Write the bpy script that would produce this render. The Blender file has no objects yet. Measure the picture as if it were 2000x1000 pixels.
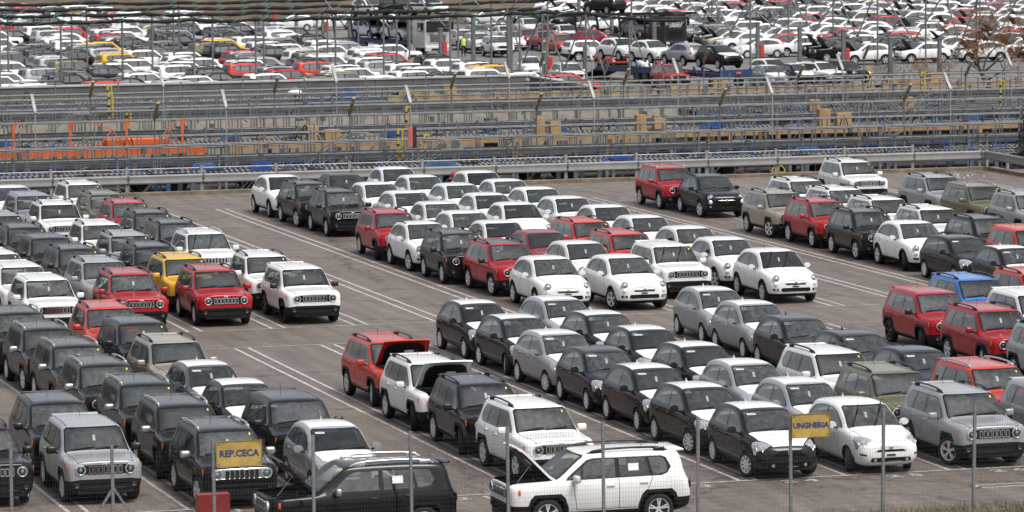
import bpy, bmesh, math, random
from mathutils import Vector, Matrix
random.seed(7)
R = math.radians
SC = bpy.context.scene
COL = SC.collection

# ------------------------------------------------------------------ camera
PITCH, YAW, ROLL, CAMH, FPX = 0.0954158519, -0.286481658, -0.00776749586, 14.9486, 8367.36
cam_data = bpy.data.cameras.new('camera')
cam = bpy.data.objects.new('camera', cam_data); COL.objects.link(cam)
cam_data.sensor_width = 36.0
cam_data.lens = 36.0 * FPX / 2000.0
cam_data.clip_start = 1.0; cam_data.clip_end = 4000.0
_fw = Vector((0, math.cos(PITCH), -math.sin(PITCH))); _up = Vector((0, math.sin(PITCH), math.cos(PITCH))); _rt = Vector((1, 0, 0))
_rz = Matrix.Rotation(YAW, 3, 'Z')
_c, _s = math.cos(ROLL), math.sin(ROLL)
_r2 = _rt * _c + _up * _s; _u2 = _up * _c - _rt * _s
_r2, _u2, _f2 = _rz @ _r2, _rz @ _u2, _rz @ _fw
_m = Matrix((_r2, _u2, -_f2)).transposed().to_4x4(); _m.translation = Vector((0, 0, CAMH))
cam.matrix_world = _m
SC.camera = cam
cam_data.dof.use_dof = True; cam_data.dof.focus_distance = 128.0; cam_data.dof.aperture_fstop = 4.5
SC.render.resolution_x, SC.render.resolution_y = 1024, 512

# ------------------------------------------------------------------ sky and sun (bright overcast)
world = bpy.data.worlds.new('World'); SC.world = world; world.use_nodes = True
wn, wl = world.node_tree.nodes, world.node_tree.links
sky = wn.new('ShaderNodeTexSky'); sky.sky_type = 'NISHITA'; sky.sun_disc = False
SUN_EL, SUN_AZ = R(62), R(150)
sky.sun_elevation = SUN_EL; sky.sun_rotation = SUN_AZ; sky.air_density = 1.0; sky.dust_density = 4.0; sky.ozone_density = 1.0
hs = wn.new('ShaderNodeHueSaturation'); hs.inputs['Saturation'].default_value = 0.34
bg = wn['Background']; bg.inputs['Strength'].default_value = 0.10
wl.new(sky.outputs['Color'], hs.inputs['Color'])
# broken overcast: soft cloud masses, darker and lighter, all over the sky
wtc = wn.new('ShaderNodeTexCoord'); wno = wn.new('ShaderNodeTexNoise'); wno.inputs['Scale'].default_value = 2.6; wno.inputs['Detail'].default_value = 5; wno.inputs['Roughness'].default_value = 0.55; wno.inputs['Distortion'].default_value = 0.3
wl.new(wtc.outputs['Generated'], wno.inputs['Vector'])
wmr = wn.new('ShaderNodeMapRange'); wmr.inputs['From Min'].default_value = 0.34; wmr.inputs['From Max'].default_value = 0.66; wmr.inputs['To Min'].default_value = 0.5; wmr.inputs['To Max'].default_value = 1.5
wl.new(wno.outputs['Fac'], wmr.inputs['Value'])
wsc = wn.new('ShaderNodeVectorMath'); wsc.operation = 'SCALE'; wl.new(hs.outputs['Color'], wsc.inputs[0]); wl.new(wmr.outputs['Result'], wsc.inputs['Scale']); wl.new(wsc.outputs['Vector'], bg.inputs['Color'])
sun_d = bpy.data.lights.new('sun', 'SUN'); sun_d.energy = 1.5; sun_d.angle = R(24); sun_d.color = (1.0, 0.96, 0.9)
sun = bpy.data.objects.new('sun', sun_d); COL.objects.link(sun)
_sd = Vector((math.sin(SUN_AZ) * math.cos(SUN_EL), math.cos(SUN_AZ) * math.cos(SUN_EL), math.sin(SUN_EL)))
sun.rotation_euler = _sd.to_track_quat('Z', 'Y').to_euler()
SC.view_settings.view_transform = 'Standard'; SC.view_settings.look = 'None'
SC.view_settings.exposure = 0.80; SC.view_settings.gamma = 1.0
SC.cycles.max_bounces = 8; SC.cycles.transparent_max_bounces = 16
SC.cycles.caustics_reflective = False; SC.cycles.caustics_refractive = False

# ------------------------------------------------------------------ materials
MATS = {}
def mat(name, color, rough=0.6, metal=0.0, var=0.12, scale=6.0, bump=0.0, spec=0.5, coat=0.0, world_space=True):
    """a plain material with procedural colour and roughness wear"""
    if name in MATS: return MATS[name]
    m = bpy.data.materials.new(name); m.use_nodes = True
    n, l = m.node_tree.nodes, m.node_tree.links; p = n['Principled BSDF']
    tc = n.new('ShaderNodeTexCoord'); no = n.new('ShaderNodeTexNoise'); no.inputs['Scale'].default_value = scale; no.inputs['Detail'].default_value = 5
    l.new(tc.outputs['Object'], no.inputs['Vector'])
    mp = n.new('ShaderNodeMapRange'); mp.inputs['To Min'].default_value = 1 - var; mp.inputs['To Max'].default_value = 1 + var
    mp.inputs['From Min'].default_value = 0.3; mp.inputs['From Max'].default_value = 0.7
    l.new(no.outputs['Fac'], mp.inputs['Value'])
    mx = n.new('ShaderNodeVectorMath'); mx.operation = 'SCALE'; mx.inputs[0].default_value = color[:3]
    l.new(mp.outputs['Result'], mx.inputs['Scale']); l.new(mx.outputs['Vector'], p.inputs['Base Color'])
    p.inputs['Roughness'].default_value = rough; p.inputs['Metallic'].default_value = metal
    p.inputs['Specular IOR Level'].default_value = spec; p.inputs['Coat Weight'].default_value = coat
    if bump:
        b = n.new('ShaderNodeBump'); b.inputs['Strength'].default_value = bump; b.inputs['Distance'].default_value = 0.02
        l.new(no.outputs['Fac'], b.inputs['Height']); l.new(b.outputs['Normal'], p.inputs['Normal'])
    MATS[name] = m; return m

def paint_material():
    """car paint: colour from the object's own colour (alpha = metallic flake), clear coat wetted by rain,
    dark trim on the inside of the panels"""
    m = bpy.data.materials.new('car_paint'); m.use_nodes = True
    n, l = m.node_tree.nodes, m.node_tree.links; p = n['Principled BSDF']
    oi = n.new('ShaderNodeObjectInfo'); tc = n.new('ShaderNodeTexCoord')
    n1 = n.new('ShaderNodeTexNoise'); n1.inputs['Scale'].default_value = 9; n1.inputs['Detail'].default_value = 6; n1.inputs['Roughness'].default_value = 0.7
    off = n.new('ShaderNodeVectorMath'); off.operation = 'ADD'
    l.new(tc.outputs['Object'], off.inputs[0]); l.new(oi.outputs['Random'], off.inputs[1]); l.new(off.outputs[0], n1.inputs['Vector'])
    # road film low on the body
    sep = n.new('ShaderNodeSeparateXYZ'); l.new(tc.outputs['Object'], sep.inputs[0])
    dz = n.new('ShaderNodeMapRange'); dz.inputs['From Min'].default_value = 0.75; dz.inputs['From Max'].default_value = 0.2; dz.inputs['To Max'].default_value = 0.28
    l.new(sep.outputs['Z'], dz.inputs['Value'])
    dm = n.new('ShaderNodeMath'); dm.operation = 'MULTIPLY'; l.new(dz.outputs['Result'], dm.inputs[0]); l.new(n1.outputs['Fac'], dm.inputs[1])
    mixc = n.new('ShaderNodeMix'); mixc.data_type = 'RGBA'; mixc.inputs['B'].default_value = (0.09, 0.08, 0.07, 1)
    l.new(dm.outputs[0], mixc.inputs['Factor']); l.new(oi.outputs['Color'], mixc.inputs['A']); l.new(mixc.outputs['Result'], p.inputs['Base Color'])
    ml = n.new('ShaderNodeMath'); ml.operation = 'MULTIPLY'; ml.inputs[1].default_value = 0.55; l.new(oi.outputs['Alpha'], ml.inputs[0]); l.new(ml.outputs[0], p.inputs['Metallic'])
    p.inputs['Roughness'].default_value = 0.38
    p.inputs['Specular IOR Level'].default_value = 0.12
    geo = n.new('ShaderNodeNewGeometry'); sn = n.new('ShaderNodeSeparateXYZ'); l.new(geo.outputs['True Normal'], sn.inputs[0])
    upm = n.new('ShaderNodeMapRange'); upm.inputs['From Min'].default_value = 0.85; upm.inputs['From Max'].default_value = 0.99; l.new(sn.outputs['Z'], upm.inputs['Value'])
    cw = n.new('ShaderNodeMapRange'); cw.inputs['To Min'].default_value = 0.45; cw.inputs['To Max'].default_value = 1.0; l.new(upm.outputs['Result'], cw.inputs['Value']); l.new(cw.outputs['Result'], p.inputs['Coat Weight'])   # rain water lies on the flat panels
    n2 = n.new('ShaderNodeTexNoise'); n2.inputs['Scale'].default_value = 14; n2.inputs['Detail'].default_value = 4; n2.inputs['Distortion'].default_value = 0.6
    l.new(off.outputs[0], n2.inputs['Vector'])
    st = n.new('ShaderNodeMapRange'); st.inputs['From Min'].default_value = 0.47; st.inputs['From Max'].default_value = 0.55
    l.new(n2.outputs['Fac'], st.inputs['Value'])
    wet = n.new('ShaderNodeMath'); wet.operation = 'MULTIPLY'; l.new(st.outputs['Result'], wet.inputs[0]); l.new(upm.outputs['Result'], wet.inputs[1])
    cr = n.new('ShaderNodeMapRange'); cr.inputs['To Min'].default_value = 0.04; cr.inputs['To Max'].default_value = 0.22
    l.new(wet.outputs[0], cr.inputs['Value']); l.new(cr.outputs['Result'], p.inputs['Coat Roughness'])
    bp = n.new('ShaderNodeBump'); bp.inputs['Strength'].default_value = 0.06; bp.inputs['Distance'].default_value = 0.01
    l.new(wet.outputs[0], bp.inputs['Height']); l.new(bp.outputs['Normal'], p.inputs['Coat Normal'])
    trim = n.new('ShaderNodeBsdfPrincipled'); trim.inputs['Base Color'].default_value = (0.05, 0.05, 0.052, 1); trim.inputs['Roughness'].default_value = 0.8
    ms = n.new('ShaderNodeMixShader'); out = n['Material Output']
    l.new(geo.outputs['Backfacing'], ms.inputs[0]); l.new(p.outputs[0], ms.inputs[1]); l.new(trim.outputs[0], ms.inputs[2]); l.new(ms.outputs[0], out.inputs['Surface'])
    return m

def glass_material(name, tint=(0.74, 0.79, 0.77), base=0.11, haze=0.035):
    m = bpy.data.materials.new(name); m.use_nodes = True
    n, l = m.node_tree.nodes, m.node_tree.links; n.remove(n['Principled BSDF']); out = n['Material Output']
    tr = n.new('ShaderNodeBsdfTransparent'); tr.inputs['Color'].default_value = (*tint, 1)
    gl = n.new('ShaderNodeBsdfGlossy'); gl.inputs['Roughness'].default_value = 0.03
    df = n.new('ShaderNodeBsdfDiffuse'); df.inputs['Color'].default_value = (0.35, 0.38, 0.37, 1)
    tc = n.new('ShaderNodeTexCoord'); no = n.new('ShaderNodeTexNoise'); no.inputs['Scale'].default_value = 7; no.inputs['Detail'].default_value = 6
    oi = n.new('ShaderNodeObjectInfo'); ad = n.new('ShaderNodeVectorMath'); ad.operation = 'ADD'
    l.new(tc.outputs['Object'], ad.inputs[0]); l.new(oi.outputs['Random'], ad.inputs[1]); l.new(ad.outputs[0], no.inputs['Vector'])
    hz = n.new('ShaderNodeMapRange'); hz.inputs['From Min'].default_value = 0.35; hz.inputs['From Max'].default_value = 0.75
    hz.inputs['To Min'].default_value = haze * 0.4; hz.inputs['To Max'].default_value = haze * 2
    l.new(no.outputs['Fac'], hz.inputs['Value'])
    rv = n.new('ShaderNodeMapRange'); rv.inputs['To Min'].default_value = 0.2; rv.inputs['To Max'].default_value = 3.2; l.new(oi.outputs['Random'], rv.inputs['Value'])
    hm = n.new('ShaderNodeMath'); hm.operation = 'MULTIPLY'; l.new(hz.outputs['Result'], hm.inputs[0]); l.new(rv.outputs['Result'], hm.inputs[1])
    m1 = n.new('ShaderNodeMixShader'); l.new(hm.outputs[0], m1.inputs[0]); l.new(tr.outputs[0], m1.inputs[1]); l.new(df.outputs[0], m1.inputs[2])
    fr = n.new('ShaderNodeFresnel'); fr.inputs['IOR'].default_value = 1.5
    fm = n.new('ShaderNodeMapRange'); fm.inputs['From Min'].default_value = 0.04; fm.inputs['From Max'].default_value = 1.0
    fm.inputs['To Min'].default_value = base; fm.inputs['To Max'].default_value = 1.0
    l.new(fr.outputs[0], fm.inputs['Value'])
    m2 = n.new('ShaderNodeMixShader'); l.new(fm.outputs['Result'], m2.inputs[0]); l.new(m1.outputs[0], m2.inputs[1]); l.new(gl.outputs[0], m2.inputs[2])
    l.new(m2.outputs[0], out.inputs['Surface'])
    MATS[name] = m; return m

def emission_free_lamp(name, color, rough=0.15): return mat(name, color, rough, 0.0, 0.05, 20, 0, 0.8, 0.6)

M_PAINT = paint_material()
M_GLASS = glass_material('car_glass')
M_TINT = glass_material('tinted_glass', (0.30, 0.33, 0.33), 0.15, 0.05)
M_LENS = glass_material('lamp_lens', (0.92, 0.94, 0.95), 0.06, 0.01)
M_BLACKGLOSS = mat('black_gloss_trim', (0.008, 0.008, 0.009), 0.12, 0, 0.2, 8, 0, 0.35, 0.25)
M_BLACK = mat('black_plastic', (0.010, 0.010, 0.011), 0.6, 0, 0.25, 9, 0, 0.25)
M_RUBBER = mat('tyre_rubber', (0.012, 0.012, 0.012), 0.8, 0, 0.3, 12, 0.3)
M_GAP = mat('panel_gap', (0.008, 0.008, 0.008), 0.9)
M_CHROME = mat('chrome_trim', (0.78, 0.79, 0.8), 0.16, 1.0, 0.05)
M_RIM = mat('alloy_rim', (0.80, 0.81, 0.82), 0.3, 0.3, 0.1, 15)
M_ORANGE = mat('amber_lens', (0.75, 0.13, 0.015), 0.2, 0, 0.1, 20, 0, 0.6, 0.6)
M_RED = mat('red_lens', (0.42, 0.012, 0.012), 0.15, 0, 0.1, 20, 0, 0.6, 0.8)
M_REFLECT = mat('lamp_reflector', (0.78, 0.80, 0.82), 0.3, 0.45, 0.25, 20)
def headlamp_material():
    m = mat('headlamp_cluster', (0.52, 0.54, 0.56), 0.15, 0.5, 0.45, 22, 0.15, 0.6, 1.0); return m
M_HEADLAMP = headlamp_material()
M_FILM = mat('protective_film', (0.86, 0.86, 0.86), 0.35, 0, 0.03, 4, 0.25)
M_CLOTH = mat('seat_cloth', (0.13, 0.13, 0.135), 0.9, 0, 0.25, 14)
M_LABEL = mat('pale_label', (0.42, 0.45, 0.45), 0.4)
M_PAPER = mat('paper', (0.8, 0.8, 0.78), 0.7, 0, 0.04)
M_YELLOWTAG = mat('yellow_tag', (0.75, 0.62, 0.05), 0.6)
M_ENGINE = mat('engine_bay', (0.02, 0.02, 0.022), 0.5, 0.2, 0.5, 12, 0.5)
M_GALV = mat('galvanised_steel', (0.30, 0.305, 0.31), 0.5, 0.55, 0.22, 5)
M_GUARD = mat('barrier_steel', (0.26, 0.26, 0.255), 0.6, 0.1, 0.12, 2)
M_RAIL = mat('walkway_rail', (0.17, 0.173, 0.175), 0.6, 0.25, 0.3, 3)
M_GALVD = mat('weathered_steel', (0.085, 0.088, 0.09), 0.6, 0.4, 0.25, 4)

# ------------------------------------------------------------------ object helpers
def new_obj(name, mesh, parent=None, loc=None, rot=None):
    o = bpy.data.objects.new(name, mesh); COL.objects.link(o)
    if parent is not None: o.parent = parent
    if loc is not None: o.location = loc
    if rot is not None: o.rotation_euler = rot
    return o
def thing(name, label, cat, loc=(0, 0, 0), rotz=0.0, group=None):
    o = new_obj(name, None, None, loc, (0, 0, rotz)); o.empty_display_size = 0.2
    o['label'] = label; o['category'] = cat
    if group: o['group'] = group
    return o
def tag(o, label, cat, group=None):
    o['label'] = label; o['category'] = cat
    if group: o['group'] = group
    return o
def structure(o): o['kind'] = 'structure'; return o
def stuff(o): o['kind'] = 'stuff'; return o

class MB:
    """collects simple solids, then links them as one mesh"""
    def __init__(s): s.v, s.f, s.m = [], [], []
    def add(s, vs, fs, mi=0):
        b = len(s.v); s.v += [tuple(v) for v in vs]; s.f += [tuple(i + b for i in f) for f in fs]; s.m += [mi] * len(fs); return s
    def box(s, c, d, rot=None, mi=0, top=None):
        x, y, z = d[0] / 2, d[1] / 2, d[2] / 2; t = top or (1, 1)
        vs = [(-x, -y, -z), (x, -y, -z), (x, y, -z), (-x, y, -z), (-x * t[0], -y * t[1], z), (x * t[0], -y * t[1], z), (x * t[0], y * t[1], z), (-x * t[0], y * t[1], z)]
        M = rot or Matrix.Identity(3)
        return s.add([M @ Vector(v) + Vector(c) for v in vs], [(0, 3, 2, 1), (4, 5, 6, 7), (0, 1, 5, 4), (1, 2, 6, 5), (2, 3, 7, 6), (3, 0, 4, 7)], mi)
    def bbox(s, c, d, bev, rot=None, mi=0):
        """box with chamfered edges"""
        x, y, z = d[0] / 2, d[1] / 2, d[2] / 2; b = min(bev, x * .9, y * .9, z * .9); M = rot or Matrix.Identity(3)
        bm = bmesh.new(); bmesh.ops.create_cube(bm, size=1.0)
        for v in bm.verts: v.co = Vector((v.co.x * 2 * x, v.co.y * 2 * y, v.co.z * 2 * z))
        bmesh.ops.bevel(bm, geom=list(bm.edges) + list(bm.verts), offset=b, segments=2, affect='EDGES', profile=0.5)
        bm.verts.index_update()
        s.add([M @ v.co + Vector(c) for v in bm.verts], [[v.index for v in f.verts] for f in bm.faces], mi); bm.free(); return s
    def bar(s, a, b, w, h=None, mi=0, up=(0, 0, 1)):
        a, b = Vector(a), Vector(b); d = b - a; L = d.length
        if L < 1e-6: return s
        d.normalize(); u = Vector(up)
        if abs(d.dot(u)) > .99: u = Vector((1, 0, 0)) if abs(d.x) < .9 else Vector((0, 1, 0))
        r = d.cross(u).normalized(); u = r.cross(d).normalized(); h = h or w
        vs = []
        for p in (a, b):
            for sx, sz in ((-1, -1), (1, -1), (1, 1), (-1, 1)): vs.append(p + r * (sx * w / 2) + u * (sz * h / 2))
        return s.add(vs, [(0, 1, 2, 3), (7, 6, 5, 4), (0, 4, 5, 1), (1, 5, 6, 2), (2, 6, 7, 3), (3, 7, 4, 0)], mi)
    def tube(s, pts, r, n=6, mi=0, cap=True):
        pts = [Vector(p) for p in pts]; rr = r if isinstance(r, (list, tuple)) else [r] * len(pts); vs = []; prev = None
        for i, p in enumerate(pts):
            d = (pts[min(i + 1, len(pts) - 1)] - pts[max(i - 1, 0)]).normalized()
            u = Vector((0, 0, 1)) if abs(d.z) < .95 else Vector((1, 0, 0))
            if prev is not None and prev.cross(d).length > .1: u = prev
            a = d.cross(u).normalized(); u2 = a.cross(d).normalized(); prev = u2
            for k in range(n):
                t = 2 * math.pi * k / n; vs.append(p + (a * math.cos(t) + u2 * math.sin(t)) * rr[i])
        fs = []
        for i in range(len(pts) - 1):
            for k in range(n): fs.append((i * n + k, i * n + (k + 1) % n, (i + 1) * n + (k + 1) % n, (i + 1) * n + k))
        if cap: fs.append(tuple(range(n - 1, -1, -1))); fs.append(tuple((len(pts) - 1) * n + k for k in range(n)))
        return s.add(vs, fs, mi)
    def lathe(s, prof, n=20, axis='Y', c=(0, 0, 0), mi=0, close=False, cap=True):
        """prof: (radius, along)"""
        vs = []
        for r, h in prof:
            for k in range(n):
                t = 2 * math.pi * k / n; a, b = r * math.cos(t), r * math.sin(t)
                vs.append({'Y': (a, h, b), 'Z': (a, b, h), 'X': (h, a, b)}[axis])
        vs = [Vector(v) + Vector(c) for v in vs]; fs = []; m = len(prof)
        for i in range(m if close else m - 1):
            j = (i + 1) % m
            for k in range(n): fs.append((i * n + k, i * n + (k + 1) % n, j * n + (k + 1) % n, j * n + k))
        if not close and cap:
            if prof[0][0] > 1e-4: fs.append(tuple(range(n - 1, -1, -1)))
            if prof[-1][0] > 1e-4: fs.append(tuple((m - 1) * n + k for k in range(n)))
        return s.add(vs, fs, mi)
    def prism(s, poly, h, M=None, mi=0):
        """polygon in xy raised by h in z, placed by 4x4 M"""
        M = M or Matrix.Identity(4); n = len(poly)
        vs = [M @ Vector((x, y, 0)) for x, y in poly] + [M @ Vector((x, y, h)) for x, y in poly]
        return s.add(vs, [tuple(range(n - 1, -1, -1)), tuple(range(n, 2 * n))] + [(i, (i + 1) % n, n + (i + 1) % n, n + i) for i in range(n)], mi)
    def mesh(s, name, mats, smooth=None):
        me = bpy.data.meshes.new(name); me.from_pydata(s.v, [], s.f)
        mats = mats if isinstance(mats, (list, tuple)) else [mats]
        for m in mats: me.materials.append(m)
        me.polygons.foreach_set('material_index', s.m)
        bm = bmesh.new(); bm.from_mesh(me); bmesh.ops.recalc_face_normals(bm, faces=bm.faces); bm.to_mesh(me); bm.free()
        if smooth is not None: me.shade_smooth(); me.set_sharp_from_angle(angle=R(smooth))
        me.update(); return me
    def obj(s, name, mats, parent=None, loc=None, rot=None, smooth=None): return new_obj(name, s.mesh(name, mats, smooth), parent, loc, rot)

_texts = {}
def text_mesh(txt, size, depth, m, align='CENTER', name='lettering', bold=0.0):
    """lettering as a mesh; the shapes are cached so that they can be made while the scene is still empty"""
    key = (txt, size, depth, bold)
    if key not in _texts:
        cu = bpy.data.curves.new(name, 'FONT'); cu.body = txt; cu.size = size; cu.extrude = depth; cu.align_x = align; cu.align_y = 'CENTER'; cu.resolution_u = 2; cu.offset = bold
        o = bpy.data.objects.new(name, cu); COL.objects.link(o)
        dg = bpy.context.evaluated_depsgraph_get(); me = bpy.data.meshes.new_from_object(o.evaluated_get(dg)); me.name = name
        bpy.data.objects.remove(o); bpy.data.curves.remove(cu); _texts[key] = me
    me = _texts[key]; me.materials.clear()
    if m: me.materials.append(m)
    return me
for _k in range(12): text_mesh('%d %d' % divmod(18 + _k, 10), .62, .001, None, bold=.02)
for _t, _s, _d, _b in (('REP.CECA', .195, .002, .007), ('UNGHERIA', .168, .002, .007), ('SITFA', .34, .002, .008), ('123', .3, .004, 0.0), ('Jeep', .075, .002, 0.0)): text_mesh(_t, _s, _d, None, bold=_b)

def person_body(pose):
    V_ = [(0, 0, .95), (0, 0, 1.12), (0, 0, 1.32), (0, 0, 1.45), (0, .01, 1.54), (0, .02, 1.64), (0, .015, 1.75)]; rad = [.155, .14, .165, .12, .055, .085, .075]; Ed = [(i, i + 1) for i in range(6)]
    def chain(start, pts, rs):
        prev = start
        for p, r in zip(pts, rs): V_.append(p); rad.append(r); Ed.append((prev, len(V_) - 1)); prev = len(V_) - 1
    for s_ in (-1, 1):
        chain(0, [(s_ * .10, 0, .88), (s_ * .12 , .02 + .02 * s_ * pose, .50), (s_ * .13, -.02, .09), (s_ * .14, .14, .04)], [.105, .07, .05, .045])
        if pose: a = [(s_ * .21, 0, 1.42), (s_ * .29, .02, 1.16), (s_ * .20, .24, 1.10), (s_ * .10, .30, 1.14)]
        else: a = [(s_ * .21, 0, 1.42), (s_ * .27, -.02, 1.14), (s_ * .27, .06, .88), (s_ * .26, .08, .79)]
        chain(3, a, [.075, .05, .04, .038])
        h = len(V_) - 1; hp = Vector(V_[h])
        for k in range(4): chain(h, [tuple(hp + Vector((-.02 * s_ + .012 * k * s_, .03, -.055 - (.01 if k in (1, 2) else 0))))], [.011])
        chain(h, [tuple(hp + Vector((-.035 * s_, .045, -.015)))], [.012])
    me = bpy.data.meshes.new('body'); me.from_pydata(V_, Ed, []); o = bpy.data.objects.new('body', me); COL.objects.link(o)
    o.modifiers.new('k', 'SKIN'); sub = o.modifiers.new('s', 'SUBSURF'); sub.levels = 1
    sk = me.skin_vertices[0].data
    for i, r in enumerate(rad): sk[i].radius = (r, r * (.72 if i < 4 else .95)); sk[i].use_root = i == 0
    dg = bpy.context.evaluated_depsgraph_get(); bm_ = bpy.data.meshes.new_from_object(o.evaluated_get(dg)); bpy.data.objects.remove(o); return bm_
PERSON_BODY = [person_body(0), person_body(1)]

# ------------------------------------------------------------------ car bodies: lofted cage -> subdivided shell -> panels carved out of it
def cage_mesh(st):
    """st rows: x, zb, ys, yw, zw, ysh, zsh, ywb, zwb, yc, zc, yr, zr1, zr  (half sections, x forward)"""
    vs, fs = [], []; n = 10
    for r in st:
        x, zb, ys, yw, zw, ysh, zsh, ywb, zwb, yc, zc, yr, zr1, zr = r
        half = [(ys * .72, zb), (ys, zb + .05), (yw, zw), (ysh, zsh), (ywb, zwb), (yc, zc), (yr, zr1), (yr * .5, zr1 * .3 + zr * .7)]
        ring = [(0, zb)] + half + [(0, zr)] + [(-y, z) for y, z in reversed(half)]
        vs += [(x, y, z) for y, z in ring]
    k = 18
    for i in range(len(st) - 1):
        for j in range(k): a, b = i * k + j, i * k + (j + 1) % k; fs.append((a, b, b + k, a + k))
    for base, flip in ((0, False), ((len(st) - 1) * k, True)):
        for j in range(9):
            if j == 0: q = (base, base + 1, base + 17)
            elif j == 8: q = (base + 8, base + 9, base + 10)
            else: q = (base + j, base + j + 1, base + 17 - j, base + 18 - j)
            fs.append(q)
    me = bpy.data.meshes.new('cage'); me.from_pydata(vs, [], fs)
    o = bpy.data.objects.new('cage', me); COL.objects.link(o)
    md = o.modifiers.new('s', 'SUBSURF'); md.levels = 2; md.render_levels = 2
    dg = bpy.context.evaluated_depsgraph_get(); out = bpy.data.meshes.new_from_object(o.evaluated_get(dg))
    bpy.data.objects.remove(o)
    bm = bmesh.new(); bm.from_mesh(out); bmesh.ops.recalc_face_normals(bm, faces=bm.faces)
    return bm

AX = {'side': (0, 2), 'front': (1, 2), 'top': (0, 1)}
class Shell:
    def __init__(s, st):
        s.bm = cage_mesh(st); s.lay = s.bm.faces.layers.int.new('part'); s.names = {0: 'body'}; s.store = {}
    def pid(s, name):
        for k, v in s.names.items():
            if v == name: return k
        k = len(s.names); s.names[k] = name; return k
    def carve(s, name, poly, view, filt, over=(0,), mirror=False, delete=False):
        """poly: convex, in the two axes of the view; faces inside it become the named part"""
        polys = [poly]
        if mirror: polys.append([(p[0], p[1]) if view == 'side' else (-p[0], p[1]) if view == 'front' else (p[0], -p[1]) for p in poly])
        a0, a1 = AX[view]; res = []
        for q, pl in enumerate(polys):
            sgn = -1 if q else 1
            ar = sum(pl[i][0] * pl[(i + 1) % len(pl)][1] - pl[(i + 1) % len(pl)][0] * pl[i][1] for i in range(len(pl)))
            if ar < 0: pl = pl[::-1]
            x0, x1 = min(p[0] for p in pl), max(p[0] for p in pl); y0, y1 = min(p[1] for p in pl), max(p[1] for p in pl)
            def ok(f):
                c = f.calc_center_median()
                if f[s.lay] not in over_ids: return False
                return filt(c, f.normal, sgn)
            over_ids = set(i if isinstance(i, int) else s.pid(i) for i in over)
            cand = []
            for f in s.bm.faces:
                us = [v.co[a0] for v in f.verts]; ws = [v.co[a1] for v in f.verts]
                if max(us) < x0 or min(us) > x1 or max(ws) < y0 or min(ws) > y1: continue
                if ok(f): cand.append(f)
            for i in range(len(pl)):
                p, r = pl[i], pl[(i + 1) % len(pl)]; dx, dy = r[0] - p[0], r[1] - p[1]
                if abs(dx) + abs(dy) < 1e-9: continue
                co = [0, 0, 0]; no = [0, 0, 0]; co[a0], co[a1] = p; no[a0], no[a1] = -dy, dx
                co, no = Vector(co), Vector(no).normalized()
                ge = set(cand)
                for f in cand: ge.update(f.edges); ge.update(f.verts)
                r_ = bmesh.ops.bisect_plane(s.bm, geom=list(ge), dist=1e-5, plane_co=co, plane_no=no)
                fs = set(f for f in r_['geom'] if isinstance(f, bmesh.types.BMFace)) | set(f for f in cand if f.is_valid)
                cand = [f for f in fs if f.is_valid and (f.calc_center_median() - co).dot(no) > 0]
            res += cand
        k = s.pid(name)
        if delete: bmesh.ops.delete(s.bm, geom=res, context='FACES'); return
        for f in res: f[s.lay] = k
    def finish(s, mats, inset=None, default=None):
        """split into meshes per part"""
        out = {}; s.bm.faces.ensure_lookup_table(); groups = {}
        for f in s.bm.faces:
            nm = s.names[f[s.lay]]; c = f.calc_center_median(); key = nm
            if nm in ('window_frame', 'sill_trim', 'fog_lamp_bezel', 'roof_seam'): key = nm + '#' + ('l' if c.y > 0 else 'r')
            elif nm == 'wheel_arch_trim': key = nm + '#' + ('l' if c.y > 0 else 'r') + ('f' if c.x > 0 else 'b')
            groups.setdefault(key, []).append(f)
        s.bm.normal_update()
        for k, fs in groups.items():
            nm = k.split('#')[0]; vm = {}; vs = []; fl = []; ins = (inset or {}).get(nm, 0.0)
            for f in fs:
                idx = []
                for v in f.verts:
                    if v.index not in vm or True:
                        key = v
                        if key not in vm: vm[key] = len(vs); vs.append(v.co - v.normal * ins)
                    idx.append(vm[v])
                fl.append(idx)
            me = bpy.data.meshes.new(nm); me.from_pydata([tuple(v) for v in vs], [], fl); me.materials.append(mats.get(nm, default)); me.shade_smooth(); me.set_sharp_from_angle(angle=R(38)); out[k] = me
        return out
    def surf(s, p, d):
        from mathutils.bvhtree import BVHTree
        if not hasattr(s, 'bvh'): s.bvh = BVHTree.FromBMesh(s.bm)
        h = s.bvh.ray_cast(Vector(p), Vector(d)); return h[0], h[1]

def circ(cx, cz, r, n=14, a0=0.0, flat=1.0): return [(cx + r * math.cos(a0 + 2 * math.pi * i / n), cz + r * flat * math.sin(a0 + 2 * math.pi * i / n)) for i in range(n)]
SIDE = lambda c, n, s: c.y * s > .3 and n.y * s > .25
FRONT = lambda c, n, s: c.x > 1.2 and n.x > .12
REAR = lambda c, n, s: c.x < -1.2 and n.x < -.12
def strip(a, b, w):
    """thin convex quad along a-b"""
    dx, dy = b[0] - a[0], b[1] - a[1]; L = math.hypot(dx, dy); nx, ny = -dy / L * w / 2, dx / L * w / 2
    return [(a[0] + nx, a[1] + ny), (a[0] - nx, a[1] - ny), (b[0] - nx, b[1] - ny), (b[0] + nx, b[1] + ny)]

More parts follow.
